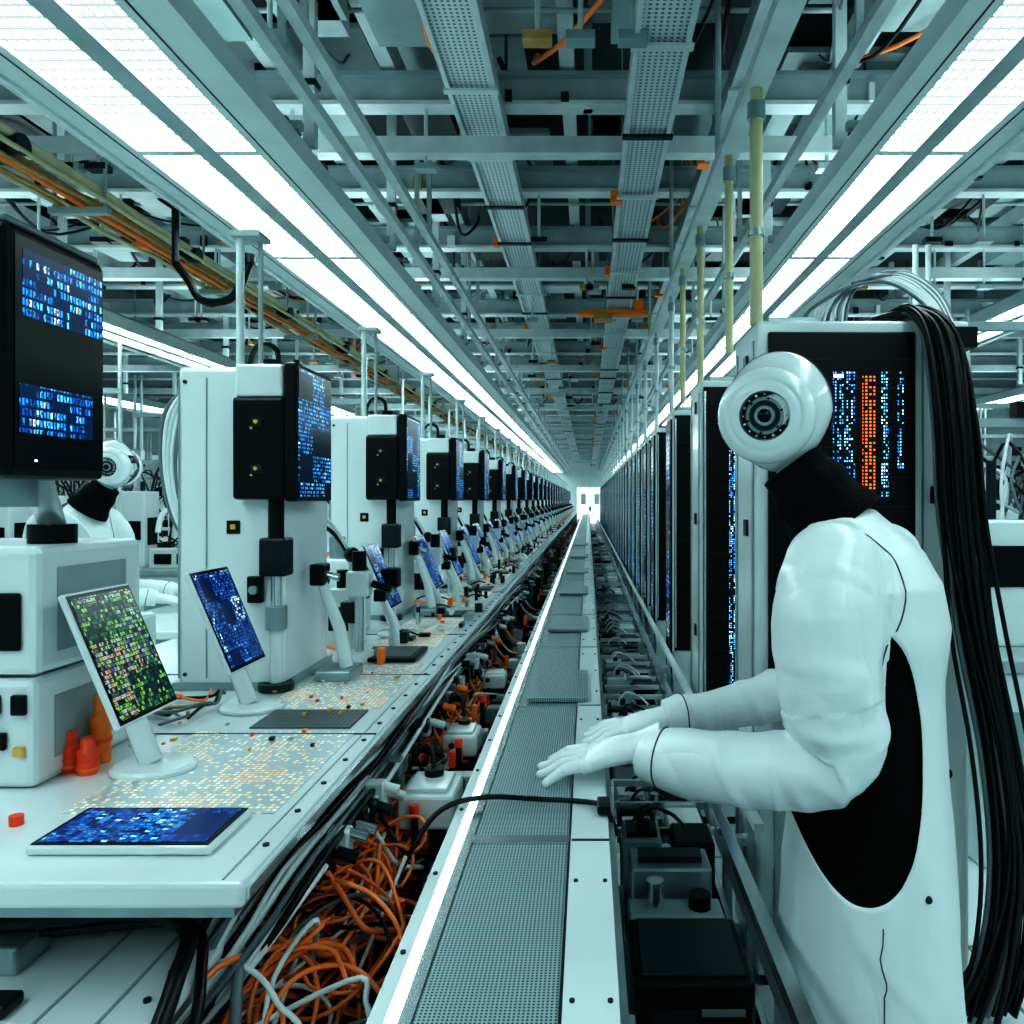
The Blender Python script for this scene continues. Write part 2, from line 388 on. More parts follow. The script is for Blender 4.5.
# light fixtures
def fixture(name, xs, z, poles, y0=-2.06, step=1.21):
    a, b, c, d, e, f = xs
    m = MB((a, 0, z))
    L = YE-.2
    m.box(a, b, y0, L, z-.012, z+.05, 'white_paint'); m.box(c, d, y0, L, z-.012, z+.05, 'panel_grey'); m.box(e, f, y0, L, z-.012, z+.05, 'white_paint')
    m.box(a, a+.02, y0, L, z-.03, z-.012, 'white_paint'); m.box(f-.02, f, y0, L, z-.03, z-.012, 'white_paint')
    m.box(e+.03, e+.035, y0, L, z-.014, z-.012, 'dark_metal'); m.box(b-.035, b-.03, y0, L, z-.014, z-.012, 'dark_metal')
    m.box(a+.02, f-.02, y0, L, z+.05, z+.07, 'panel_grey')
    mx_ = (a+f)/2
    m.quad(mx_-.14, mx_+.14, y0, L, z+.075, 'ceiling_fill_glow')  # glowing sheet added above the housing to brighten the ceiling
    y = y0
    while y < L-step:
        m.box(b, c, y, y+.035, z-.014, z+.03, 'white_paint'); m.box(d, e, y, y+.035, z-.014, z+.03, 'white_paint')
        m.quad(b, c, y+.035, y+step, z+.004, 'light_diffuser', False); m.quad(d, e, y+.035, y+step, z+.004, 'light_diffuser', False)
        m.box(a-.01, a+.1, y, y+.03, z+.07, z+.1, 'panel_grey'); m.box(f-.1, f+.01, y, y+.03, z+.07, z+.1, 'panel_grey')
        if poles:
            for px in poles: m.box(px-.022, px+.022, y+.13, y+.17, z+.07, 3.84, 'duct_white'); m.box(px-.03, px+.03, y+.12, y+.18, z+.3, z+.32, 'dark_metal')
        y += step
    m.obj(name)
fixture('linear_light_fixture', (-1.78, -1.65, -1.44, -1.365, -1.215, -1.06), 2.70, (-1.07,))
fixture('linear_light_fixture', (.96, 1.07, 1.20, 1.26, 1.39, 1.52), 2.70, (.97,))
fixture('linear_light_fixture', (-3.75, -3.68, -3.55, -3.5, -3.38, -3.3), 2.66, (-3.7,))
fixture('linear_light_fixture', (2.7, 2.76, 2.9, 2.94, 3.06, 3.12), 2.66, (3.1,))
fixture('linear_light_fixture', (-6.3, -6.2, -6.0, -5.95, -5.8, -5.7), 2.66, (-6.2,))
fixture('linear_light_fixture', (5.0, 5.06, 5.2, 5.24, 5.36, 5.42), 2.66, (5.1,))
m = MB()
for x, z in ((-.97, 2.80), (-.90, 2.90), (.86, 2.85)):
    m.box(x-.02, x+.02, -2.5, YE-.2, z-.02, z+.02, 'duct_white')
    y = .5
    while y < YE: m.box(x-.012, x+.012, y, y+.02, z+.02, 3.84, 'panel_grey'); y += 1.9
m.obj('hanger_rail')

# ------------------------------------------------------------------ conveyor belt
m = MB()
Zc = .78; xl, xr = -.263, .039
m.box(xl, xr, .45, YE-1, .70, .775, 'white_paint')
m.box(xl, xl+.02, .45, YE-1, .775, .79, 'white_plastic')
m.box(xl+.022, xl+.032, .45, YE-1, .775, .784, 'led_and_glint')  # glowing strip stands in for light reflected along the steel rail
m.box(xl+.034, xl+.05, .45, YE-1, .775, .782, 'steel')
m.box(-.034, xr, .45, YE-1, .775, .783, 'white_paint')
m.box(-.036, -.032, .45, YE-1, .775, .7835, 'dark_metal')
y = .5
while y < YE-1.5:
    L = .92
    m.box(xl+.052, -.036, y, y+L-.03, .775, .78, 'belt_mesh')
    m.box(xl+.05, -.034, y+L-.03, y+L, .775, .784, 'steel')
    m.box(-.03, xr, y+L-.022, y+L-.016, .783, .7845, 'dark_metal')
    for q in range(3):
        for bx in (-.02, .028): m.cyl((bx, y+.15+q*.3, .783), (bx, y+.15+q*.3, .786), .0035, 'dark_metal', 8)
    for q in range(4): m.cyl((xl+.01, y+.1+q*.22, .79), (xl+.01, y+.1+q*.22, .793), .004, 'dark_metal', 8)
    y += L
for yy in (2.35, 3.6, 5.0, 6.5, 8.2, 10.5): m.box(-.19, .0, yy, yy+.38, .784, .80, 'belt_mesh', .004)
y = .6
while y < YE-1.5:
    m.box(xl+.03, xl+.08, y, y+.05, 0, .70, 'grey_paint'); m.box(xr-.06, xr-.01, y, y+.05, 0, .70, 'grey_paint')
    m.box(xl+.08, xr-.06, y, y+.04, .25, .30, 'grey_paint')
    y += 1.5
m.box(xr, xr+.012, .45, YE-1, .60, .765, 'mid_metal')
y = .6
while y < YE-1.5:
    m.box(xr+.012, xr+.02, y, y+.04, .62, .76, 'dark_metal' if random.random() < .5 else 'steel'); y += .16
m.obj('conveyor_belt')
m = MB(); m.tube(cr([(-.36, 1.45, .70), (-.30, 1.50, .79), (-.22, 1.56, .799), (-.1, 1.575, .79), (0, 1.555, .792), (.035, 1.53, .79), (.06, 1.52, .74)]), .0055, 'cable_black', 8)
m.box(.018, .045, 1.50, 1.56, .787, .803, 'black', .004); m.obj('power_cable')

# lower parts track between belt and racks
m = MB()
m.box(.075, .345, .9, YE-1, .30, .34, 'dark_metal')
for x in (.075, .20, .335): m.box(x, x+.014, .9, YE-1, .34, .40, 'steel')
m.box(.355, .385, .9, YE-1, .50, .53, 'steel'); m.box(.362, .378, .9, YE-1, .44, .50, 'mid_metal')
m.box(.415, .44, 1.9, YE-1, .58, .60, 'duct_white')
y = 1.0
while y < YE-1:
    m.box(.36, .38, y, y+.04, 0, .44, 'grey_paint'); m.box(.09, .13, y, y+.04, 0, .30, 'grey_paint')
    if y > 1.9: m.box(.42, .435, y, y+.03, 0, .58, 'grey_paint'); m.box(.385, .42, y, y+.03, .5, .52, 'steel')
    y += 1.0
y = 1.95
while y < 22:
    far = y > 8
    c = random.choice(['dark_metal', 'black', 'grey_paint', 'mid_metal', 'dark_metal', 'white_paint'])
    z = R(.42, .54)
    m.box(.09, .19, y, y+.13, .34, z, c, 0 if far else .006, 1)
    m.box(.225, .33, y+.02, y+.15, .34, z+R(-.05, .03), random.choice(['dark_metal', 'mid_metal', 'white_paint', 'black', 'white_plastic']), 0 if far else .006, 1)
    m.box(.10, .18, y+.02, y+.10, z, z+.012, random.choice(['steel', 'white_paint', 'black']))
    m.box(.07, .35, y+.155, y+.168, .48, .50, random.choice(['steel', 'duct_white']))
    if not far:
        m.cyl((.205, y+.05, .40), (.205, y+.05, .50), .014, 'steel', 10); m.cyl((.15, y+.06, z), (.15, y+.06, z+.03), .012, 'dark_metal', 10)
        m.tube(cr([(.12, y+.05, z), (.16, y+.08, z+.05), (.22, y+.1, z+.03), (.26, y+.08, z)], 4), .005, random.choice(['cable_black', 'cable_white']), 6)
    y += .18
m.obj('parts_track')
m = MB(); m.box(.085, .31, 1.40, 1.62, .342, .52, 'black', .008); m.box(.10, .295, 1.415, 1.605, .52, .528, 'dark_metal', .003); m.box(.12, .2, 1.397, 1.4, .38, .47, 'dark_metal')
for z in (.40, .43, .46): m.box(.21, .29, 1.396, 1.4, z, z+.012, 'cable_grey')
m.obj('motor_box')
m = MB()
m.box(.09, .30, 1.66, 1.74, .342, .50, 'grey_paint', .006); m.box(.10, .29, 1.77, 1.88, .342, .55, 'mid_metal', .006); m.cyl((.15, 1.70, .50), (.15, 1.70, .56), .02, 'steel'); m.cyl((.25, 1.70, .50), (.25, 1.70, .53), .025, 'black')
m.box(.12, .27, 1.80, 1.85, .55, .565, 'dark_metal'); m.box(.11, .16, 1.655, 1.66, .40, .46, 'black')
m.obj('actuator_block')

# ------------------------------------------------------------------ left workbench
Zt = .91
m = MB()
m.box(-1.5, -.45, .99, YE-1, .876, Zt, 'white_plastic', .006)
m.box(-1.48, -.47, 1.01, YE-1, .855, .876, 'mid_metal')
m.box(-1.45, -.80, 1.3, YE-1, .10, .855, 'grey_paint')
m.box(-.452, -.445, 1.0, YE-1, .885, .900, 'steel')
y = 2.0
while y < YE-1.5:
    m.box(-.53, -.49, y, y+.04, 0, .855, 'grey_paint'); y += 1.6
m.box(-.84, -.50, 1.21, 1.64, Zt, Zt+.0015, 'gold_grid'); m.box(-.78, -.5, 1.82, 2.30, Zt, Zt+.0015, 'gold_grid')
m.box(-.74, -.52, 1.66, 1.80, Zt, Zt+.004, 'grey_grid')
y = 2.6
while y < 20:
    m.box(-.74, -.52, y, y+.6, Zt, Zt+.0015, 'gold_grid'); m.box(-.70, -.54, y+.65, y+.8, Zt, Zt+.006, 'dark_metal'); m.box(-.69, -.55, y+.66, y+.79, Zt+.006, Zt+.008, 'grey_grid'); y += .95
for y0 in (1.1, 1.65, 2.3, 2.9, 3.6): m.box(-1.4, -.452, y0+.52, y0+.523, Zt, Zt+.0025, 'dark_metal')
m.box(-.482, -.479, 1.0, YE-1, Zt, Zt+.0012, 'grey_paint')
y = 1.1
while y < 8: m.cyl((-.466, y, Zt), (-.466, y, Zt+.003), .005, 'dark_metal', 8); y += .12
m.obj('workbench')
m = MB(); m.box(-.71, -.53, 2.33, 2.52, Zt+.002, Zt+.016, 'black', .004); m.box(-.69, -.55, 2.35, 2.5, Zt+.016, Zt+.0175, 'grey_grid'); m.obj('black_tray')
m = MB((-.655, 1.13, Zt)); m.box(-.79, -.53, 1.065, 1.20, Zt+.001, Zt+.014, 'white_plastic', .004); m.box(-.785, -.535, 1.07, 1.196, Zt+.014, Zt+.016, 'black_gloss'); m.box(-.778, -.542, 1.076, 1.190, Zt+.016, Zt+.017, 'screen_flat'); m.obj('flat_tablet')
m = MB(); m.box(-1.4, -.54, .55, 1.28, .735, .75, 'white_paint', .004); m.box(-1.4, -.56, .57, 1.26, .70, .735, 'mid_metal')
for x in (-1.3, -.62):
    for y in (.6, 1.2): m.box(x, x+.04, y, y+.04, 0, .70, 'grey_paint')
for i in range(8): m.cyl((-.58, .7+i*.06, .75), (-.58, .7+i*.06, .754), .005, 'dark_metal', 8)
for x in (-.62, -.70): m.box(x, x+.004, .6, 1.25, .75, .752, 'grey_paint')
m.box(-.80, -.74, .96, 1.0, .75, .768, 'dark_metal', .005); m.box(-.86, -.79, 1.05, 1.12, .75, .79, 'mid_metal', .005)
m.obj('lower_shelf')
m = MB()
m.tube(cr([(-1.0, 1.06, .81), (-.8, 1.08, .81), (-.66, 1.10, .815), (-.57, 1.08, .80), (-.545, 1.0, .77), (-.54, .92, .70), (-.55, .86, .5)]), .012, 'cable_black', 10)
m.tube(cr([(-1.0, 1.1, .79), (-.8, 1.1, .785), (-.6, 1.13, .78), (-.53, 1.04, .75), (-.51, .95, .65), (-.51, .9, .4)]), .008, 'cable_black', 10)
m.tube(cr([(-.95, 1.15, .78), (-.7, 1.15, .77), (-.55, 1.18, .76), (-.50, 1.08, .70), (-.48, 1.0, .55)]), .008, 'cable_grey', 10)
m.obj('black_hose')

# cable channel below
m = MB(); m.box(-.79, -.27, .7, YE-1, .42, .44, 'dark_metal'); m.box(-.285, -.27, .7, YE-1, .44, .68, 'dark_metal')
m.box(-.79, -.78, 1.3, YE-1, .44, .7, 'dark_metal')
y = 2.0
while y < YE-1: m.box(-.5, -.46, y, y+.04, 0, .42, 'grey_paint'); y += 1.5
m.obj('cable_channel')
m = MB()
for i in range(84):
    big = i < 50
    cx = R(-.50, -.37); cy = R(.98, 1.75) if big else R(1.6, 3.2); cz = R(.56, .69)
    r = R(.06, .115) if big else R(.03, .06); a = R(0, 6.28); da = R(.5, .7)*random.choice((-1, 1))
    ax = Vector((R(-.5, .5), R(-1.2, .2), .9)).normalized(); u = ax.orthogonal().normalized(); w = ax.cross(u)
    nst = random.randint(6, 11); pts = [Vector((-.62, cy+R(-.1, .1), R(.5, .72)))]
    for k in range(nst):
        a += da
        p = Vector((cx, cy+.008*k, cz+.006*k)) + (u*math.cos(a)+w*math.sin(a))*r*(1+.15*math.sin(k*.9+i))
        p.x = clamp(p.x, -.62, -.30); p.z = clamp(p.z, .46, .78 if p.x < -.33 else .70)
        pts.append(p)
    pts.append(Vector((R(-.5, -.33), cy+R(.2, .4), R(.6, .74))))
    mt = 'cable_orange' if i % 10 < 7 else random.choice(['cable_grey', 'cable_white', 'cable_black'])
    m.tube(cr(pts, 5), R(.0030, .0046), mt, 6)
m.obj('orange_cable_tangle')
m = MB()
for i in range(28):
    x = R(-.55, -.44); z = R(.775, .845); ph = R(0, 6)
    mt = random.choice(['cable_white', 'cable_white', 'cable_grey', 'cable_white', 'cable_black', 'cable_grey'])
    pts = [(x-.16, 1.10-R(0, .08), z-.22), (x-.05, 1.12, z-.09)] + [(x+.018*math.sin(yy*2.3+ph)+.0, yy, z+.018*math.sin(yy*3.1+ph*2)) for yy in [1.20+.22*k for k in range(30)]]
    m.tube(cr(pts, 3), R(.004, .0065), mt, 6)
m.obj('cable_harness')
m = MB()
y = 1.25
while y < 24:
    near = y < 5
    st = .055 if near else .12
    z = R(.80, .845)
    m.box(-.45, -.41-R(0, .015), y, y+st*.6, z-R(.03, .05), z, random.choice(['black', 'dark_metal', 'black', 'cable_grey', 'white_paint']), .003 if near else 0, 1)
    if random.random() < .4: m.cyl((-.42, y+.02, z-.01), (-.385, y+.02, z-.02), .011, random.choice(['black', 'dark_metal', 'white_paint', 'orange', 'steel']), 8)
    if random.random() < .8 and y > 1.5:
        w = R(.03, .06); zz = R(.60, .72)
        m.box(-.345, -.345+w, y, y+st*.75, .55, zz, random.choice(['black', 'dark_metal', 'mid_metal', 'grey_paint', 'white_paint', 'cable_grey', 'white_plastic', 'dark_metal']), .003 if near else 0, 1)
    if random.random() < .5 and y > 1.8:
        zz = R(.55, .70); m.box(-.41, -.36, y, y+st*.8, .44, zz, random.choice(['black', 'dark_metal', 'mid_metal', 'white_paint', 'white_plastic']), 0)
    if random.random() < .2 and y > 1.5:
        zz = R(.66, .76); m.box(-.36, -.345, y, y+.02, zz-.02, zz+.02, random.choice(['orange', 'red_orange', 'orange']))
    if near and random.random() < .4:
        m.tube(cr([(-.43, y, .80), (-.41, y+.03, .74), (-.37, y+.01, .70), (-.33, y+.04, .68)], 4), .005, random.choice(['cable_white', 'cable_orange', 'cable_black', 'cable_grey']), 6)
    y += st
m.box(-.46, -.27, 1.9, YE-1, .54, .55, 'dark_metal')
m.obj('connector_strip')
def jbox(x, y, s=1):
    m = MB((x, y, .7)); m.box(x-.06*s, x+.06*s, y-.07*s, y+.07*s, .70, .70+.075*s, 'white_plastic', .008)
    m.box(x-.045*s, x+.045*s, y-.055*s, y+.055*s, .70+.075*s, .70+.085*s, 'white_paint', .003)
    m.cyl((x-.02, y-.072*s, .735), (x-.02, y-.07*s-.01, .735), .008, 'dark_metal'); m.cyl((x, y+.03, .785*s if s == 1 else .77), (x, y+.03, .80 if s == 1 else .78), .022*s, 'black')
    m.tube(cr([(x, y+.03, .79), (x-.01, y+.05, .84), (x-.04, y+.07, .83), (x-.07, y+.08, .78)], 4), .006, 'cable_black', 6)
    m.box(x-.04, x+.04, y-.04, y+.04, .55, .70, 'dark_metal')
    m.obj('junction_box')
jbox(-.35, 1.70); jbox(-.355, 2.15, .8); jbox(-.355, 2.9, .7)
m = MB()
for (x, y, z) in ((-.33, 1.33, .69), (-.37, 1.62, .74), (-.34, 2.0, .76), (-.34, 2.45, .76)): m.cyl((x, y, z-.14), (x, y, z), .008, 'dark_metal', 8); m.cyl((x, y, z), (x, y, z+.02), .010, 'red_orange', 10)
m.obj('indicator_lamp_set')

# ------------------------------------------------------------------ test stations
def station_mesh():
    m = MB()
    m.box(-.13, .15, 0, .34, .0, .85, 'white_plastic', .012)
    m.box(-.14, .16, -.01, .35, 0, .02, 'grey_paint')
    m.box(-.128, -.124, -.002, 0, .03, .82, 'mid_metal'); m.box(-.055, -.052, -.002, 0, .03, .82, 'mid_metal')
    m.box(.0, .035, -.004, 0, .41, .445, 'black', .002); m.box(.011, .024, -.006, -.003, .422, .435, 'gold')
    for (x, z) in ((-.11, .04), (-.11, .81), (.12, .06)): m.cyl((x, -.004, z), (x, 0, z), .005, 'dark_metal', 8)
    m.cyl((.1, .05, .85), (.1, .05, .875), .025, 'black', 12); m.tube(cr([(.05, .2, .85), (.05, .2, .93), (.0, .2, .95), (-.05, .25, .9), (-.05, .3, .85)], 4), .008, 'cable_black', 6)
    m.cyl((-.02, .12, .85), (-.02, .12, 1.24), .011, 'duct_white', 10); m.cyl((.02, .16, .85), (.02, .16, 1.24), .007, 'panel_grey', 8)
    m.box(-.04, .04, .10, .18, 1.23, 1.245, 'panel_grey')
    m.box(.04, .165, -.045, .16, .765, .85, 'white_plastic', .008)
    m.box(.035, .172, -.05, .17, .50, .765, 'black', .010)
    m.box(.172, .205, -.055, .21, .495, .852, 'black', .006)
    m.box(.2045, .2065, -.045, .20, .508, .84, 'screen_yz')
    for z in (.58, .70):
        m.box(.085, .115, -.054, -.05, z-.012, z+.012, 'dark_metal'); m.cyl((.1, -.06, z), (.1, -.05, z), .0055, 'gold', 8); m.box(.085, .091, -.056, -.05, z-.02, z-.014, 'steel')
    m.cyl((.13, -.0, 0), (.13, 0, .02), .045, 'dark_metal', 16); m.cyl((.13, .0, .02), (.13, .0, .16), .016, 'white_plastic', 12); m.cyl((.13, .0, .16), (.13, .0, .22), .028, 'mid_metal', 12)
    m.cyl((.13, .0, .22), (.13, .0, .36), .014, 'steel', 12); m.box(.095, .165, -.03, .03, .30, .40, 'dark_metal', .006); m.cyl((.13, 0, .40), (.13, 0, .5), .02, 'black', 12)
    m.box(.06, .10, -.02, 0, .23, .30, 'black', .004); m.cyl((.08, -.03, .265), (.08, -.02, .265), .012, 'mid_metal', 10)
    m.box(.20, .30, .08, .20, 0, .03, 'mid_metal', .005)
    m.tube([(.27, .14, .03), (.25, .14, .14), (.20, .14, .27)], [.020, .018, .014], 'white_plastic', 10)
    m.box(.175, .215, .11, .17, .26, .32, 'black', .005); m.cyl((.21, .14, .29), (.25, .14, .28), .011, 'steel', 10)
    m.cyl((.24, .36, 0), (.24, .36, .03), .045, 'white_plastic', 18); m.cyl((.24, .36, .03), (.24, .36, .22), .014, 'steel', 10); m.box(.205, .275, .33, .39, .20, .28, 'white_plastic', .008); m.cyl((.24, .36, .28), (.24, .36, .34), .022, 'black', 12); m.cyl((.28, .36, .24), (.34, .36, .22), .012, 'black', 10)
    m.cyl((.18, .48, 0), (.18, .48, .30), .012, 'duct_white', 10); m.ball((.18, .48, .32), .026, 'black', u=12, w=8); m.box(.15, .21, .45, .51, .10, .17, 'dark_metal', .005)
    m.tube([(.30, .55, 0), (.30, .55, .08), (.26, .55, .17)], [.02, .016, .012], 'white_plastic', 10); m.box(.235, .275, .53, .57, .16, .20, 'black', .004)
    m.box(.06, .17, .55, .68, 0, .20, 'white_paint', .008); m.box(.08, .15, .546, .55, .06, .14, 'black'); m.cyl((.11, .6, .2), (.11, .6, .26), .02, 'black', 10)
    m.cyl((.23, .78, 0), (.23, .78, .2), .011, 'steel', 10); m.box(.2, .26, .75, .81, .18, .25, 'black', .005)
    m.box(-.1, .1, .80, .98, 0, .28, 'white_plastic', .008); m.box(.1, .104, .83, .95, .12, .24, 'black'); m.cyl((0, .88, .28), (0, .88, .36), .03, 'mid_metal', 12)
    m.tube(cr([(.14, .6, .18), (.15, .55, .3), (.12, .45, .4), (.1, .34, .42)], 4), .007, 'cable_black', 6)
    m.tube(cr([(.18, .48, .32), (.12, .46, .42), (.08, .4, .46), (.06, .34, .4)], 4), .006, 'cable_white', 6)
    m.tube(cr([(.0, .6, .0), (.02, .5, .03), (.1, .48, .02), (.18, .42, .015), (.2, .3, .03)], 4), .006, 'cable_orange', 6)
    m.box(.31, .33, .3, .33, 0, .05, 'orange', .003)
    return m.mesh('test_station')
st = station_mesh()
y = 2.0
while y < 33:
    place(st, 'test_station', (-.95, y, Zt+.001)); y += 1.17
m = MB()
m.tube(cr([(-1.9, 3.5, 2.5), (-1.84, 3.5, 2.42), (-1.78, 3.5, 2.33), (-1.66, 3.5, 2.33), (-1.60, 3.5, 2.40), (-1.56, 3.5, 2.5)], 5), .018, 'black', 10)
m.cyl((-1.56, 3.5, 2.5), (-1.56, 3.5, 2.54), .026, 'black', 10)
m.cyl((-1.9, 3.5, 2.5), (-1.9, 3.5, 3.84), .016, 'dark_metal', 10)
m.obj('exhaust_pipe')
m = MB(); y = 2.6
while y < 16:
    x = R(-.74, -.49); h = R(.008, .05); z0 = Zt+.009
    q = random.random()
    if q < .5: m.box(x, x+R(.01, .04), y, y+R(.02, .06), z0, z0+h, random.choice(['black', 'dark_metal', 'white_plastic', 'mid_metal']), 0)
    elif q < .7: m.cyl((x, y, z0), (x, y, z0+h*1.6), .008, random.choice(['black', 'steel', 'dark_metal']), 8)
    elif q < .76: m.box(x, x+.015, y, y+.02, z0, z0+.02, 'orange')
    else: m.tube(cr([(x-.1, y, z0+.01), (x-.05, y+R(-.05, .05), z0+.03), (x, y+.04, z0+.006)], 4), .004, random.choice(['cable_black', 'cable_white']), 5)
    y += .04 if y < 8 else .1
for i in range(46):
    x = R(-.93, -.52); y = R(1.24, 2.2)
    if abs(x+.80) < .10 and (abs(y-1.41) < .12 or abs(y-1.82) < .12): continue
    s = R(.002, .005); m.box(x-s, x+s, y-s*1.4, y+s*1.4, Zt+.005, Zt+.005+R(.003, .007), random.choice(['orange', 'dark_metal', 'gold', 'white_paint', 'red_orange', 'gold', 'steel']))
m.obj('bench_component_set')

# foreground instrument with large monitor
m = MB((-1.15, 1.3, Zt))
m.box(-1.35, -.955, 1.31, 1.62, Zt+.001, Zt+.19, 'white_plastic', .012); m.box(-1.35, -.95, 1.31, 1.62, Zt+.195, Zt+.42, 'white_plastic', .014)
m.box(-1.05, -.975, 1.302, 1.31, Zt+.24, Zt+.34, 'black', .004); m.box(-.99, -.965, 1.30, 1.31, Zt+.13, Zt+.165, 'black', .003); m.box(-1.03, -1.0, 1.30, 1.31, Zt+.07, Zt+.10, 'black', .003); m.box(-.985, -.97, 1.3, 1.31, Zt+.06, Zt+.075, 'gold')
m.box(-1.06, -1.01, 1.30, 1.31, Zt+.13, Zt+.165, 'dark_metal', .003); m.box(-.9495, -.948, 1.36, 1.56, Zt+.23, Zt+.38, 'panel_grey'); m.box(-.9545, -.953, 1.36, 1.56, Zt+.04, Zt+.15, 'panel_grey')
m.cyl((-1.0, 1.42, Zt+.42), (-1.0, 1.42, Zt+.455), .04, 'black', 16); m.tube(cr([(-1.0, 1.42, Zt+.45), (-.98, 1.38, 1.39), (-.92, 1.28, 1.42), (-.84, 1.14, 1.5)], 4), .022, 'mid_metal', 10)
m.obj('bench_instrument')
m = MB((-.8, 1.08, 1.43))
m.box(-.90, -.752, .985, 1.185, 1.44, 1.775, 'black', .01); m.box(-.7525, -.7499, .995, 1.175, 1.455, 1.76, 'black_gloss'); m.box(-.88, -.76, .99, 1.18, 1.775, 1.785, 'cable_grey', .003)
m.box(-.7499, -.7492, 1.008, 1.172, 1.655, 1.745, 'screen_text'); m.box(-.7499, -.7492, 1.002, 1.15, 1.50, 1.565, 'screen_text')
m.box(-.7499, -.7490, 1.03, 1.034, 1.462, 1.465, 'led_and_glint')
m.cyl((-.83, 1.1, 1.40), (-.83, 1.1, 1.44), .03, 'mid_metal', 12)
m.obj('large_monitor')
m = MB((-1.3, 1.9, Zt)); z = Zt+.001
m.box(-1.46, -1.16, 1.78, 2.05, z, z+.20, 'white_plastic', .012); m.box(-1.44, -1.18, 1.774, 1.78, z+.04, z+.16, 'panel_grey'); m.box(-1.27, -1.21, 1.77, 1.776, z+.06, z+.13, 'black')
m.box(-1.42, -1.22, 1.84, 2.0, z+.2, z+.30, 'white_paint', .01); m.cyl((-1.25, 1.9, z+.3), (-1.25, 1.9, z+.36), .025, 'mid_metal', 12)
m.tube(cr([(-1.35, 1.9, z+.3), (-1.36, 1.86, z+.42), (-1.28, 1.84, z+.46), (-1.22, 1.86, z+.38), (-1.21, 1.9, z+.2)], 5), .016, 'duct_white', 10)
m.obj('power_supply_unit')
m = MB()
for i in range(6):
    d = .022*i
    m.tube(cr([(-1.12-d*.3, 2.45, 1.76-d), (-1.18-d*.7, 2.40, 1.80-d*.5), (-1.25-d*.7, 2.38, 1.68), (-1.28-d*.5, 2.38, 1.5), (-1.24-d*.4, 2.38, 1.32), (-1.17, 2.40, 1.22), (-1.09, 2.4, 1.18-d)], 6), .0065, random.choice(['cable_white', 'duct_white', 'cable_grey']), 8)
m.obj('coolant_hose_loop')

def tablet_mesh(scr):
    m = MB()
    W = .095
    lean = math.atan2(.10, .235)
    Mx = Matrix.Translation((-.0, 0, .10)) @ Matrix.Rotation(-lean, 4, 'Y')
    m.box(-.012, .0, -W, W, 0, .255, 'white_plastic', .004, M=Mx)
    m.box(.0, .0015, -W+.005, W-.005, .005, .250, 'black_gloss', M=Mx)
    m.box(.0015, .0025, -W+.010, W-.010, .012, .243, scr, M=Mx)
    m.tube(cr([(-.05, 0, .19), (-.045, 0, .13), (-.015, 0, .05), (.0, 0, .012)], 4), [.016]*6+[.02]*7, 'white_plastic', 12)
    vs = []; n = 28
    for z, s in ((0, 1), (.006, 1), (.011, .9), (.014, .3)):
        for k in range(n):
            a = 2*math.pi*k/n; vs.append((.005+math.cos(a)*.075*s, math.sin(a)*.065*s, z))
    fs = [[j*n+k, j*n+(k+1) % n, (j+1)*n+(k+1) % n, (j+1)*n+k] for j in range(3) for k in range(n)] + [[3*n+k for k in range(n)], [k for k in range(n)][::-1]]
    m.add(vs, fs, 'white_plastic', False)
    return m.mesh('tablet_on_stand')
t1 = tablet_mesh('screen_green'); t2 = tablet_mesh('screen_tab')
place(t1, 'tablet_on_stand', (-.81, 1.41, Zt+.002))
place(t2, 'tablet_on_stand', (-.81, 1.82, Zt+.002))
for y in (2.78, 3.40, 3.95, 4.6, 5.15, 5.8, 6.35, 7.0, 7.5, 8.2, 8.7, 9.3, 10.5, 11.7, 13, 14.0, 15.2): place(t2, 'tablet_on_stand', (-.66 if y > 2.9 else -.70, y, Zt+.009))

m = MB((-.93, 1.42, Zt))
for (x, y, r, h, c) in ((-.955, 1.40, .018, .075, 'red_orange'), (-.93, 1.45, .018, .13, 'orange'), (-.915, 1.39, .017, .065, 'red_orange')):
    z0 = Zt+.001
    m.tube([(x, y, z0), (x, y, z0+h*.6), (x, y, z0+h*.65), (x, y, z0+h*.7), (x, y, z0+h)], [r, r, r*1.12, r*.7, r*.65], c, 14)
    m.cyl((x, y, z0+h*.3), (x, y, z0+h*.36), r*1.1, 'red_orange', 14); m.cyl((x, y, z0+h*.12), (x, y, z0+h*.18), r*1.1, 'orange', 14)
m.obj('orange_bottle_set')
m = MB()
for i in range(9):
    x0 = R(-1.3, -1.0); y0 = R(1.7, 1.9); pts = [(x0, y0, Zt+.01)]
    for k in range(6): pts.append((clamp(pts[-1][0]+R(-.04, .12), -1.3, -.9), pts[-1][1]+R(-.08, .06), Zt+R(.008, .03)))
    m.tube(cr(pts, 4), R(.003, .005), random.choice(['cable_orange', 'cable_black', 'rust_pipe', 'cable_grey', 'rust_pipe']), 6)
m.cyl((-.88, 1.17, Zt), (-.88, 1.17, Zt+.015), .010, 'red_orange', 12)
m.obj('bench_cable_coil')

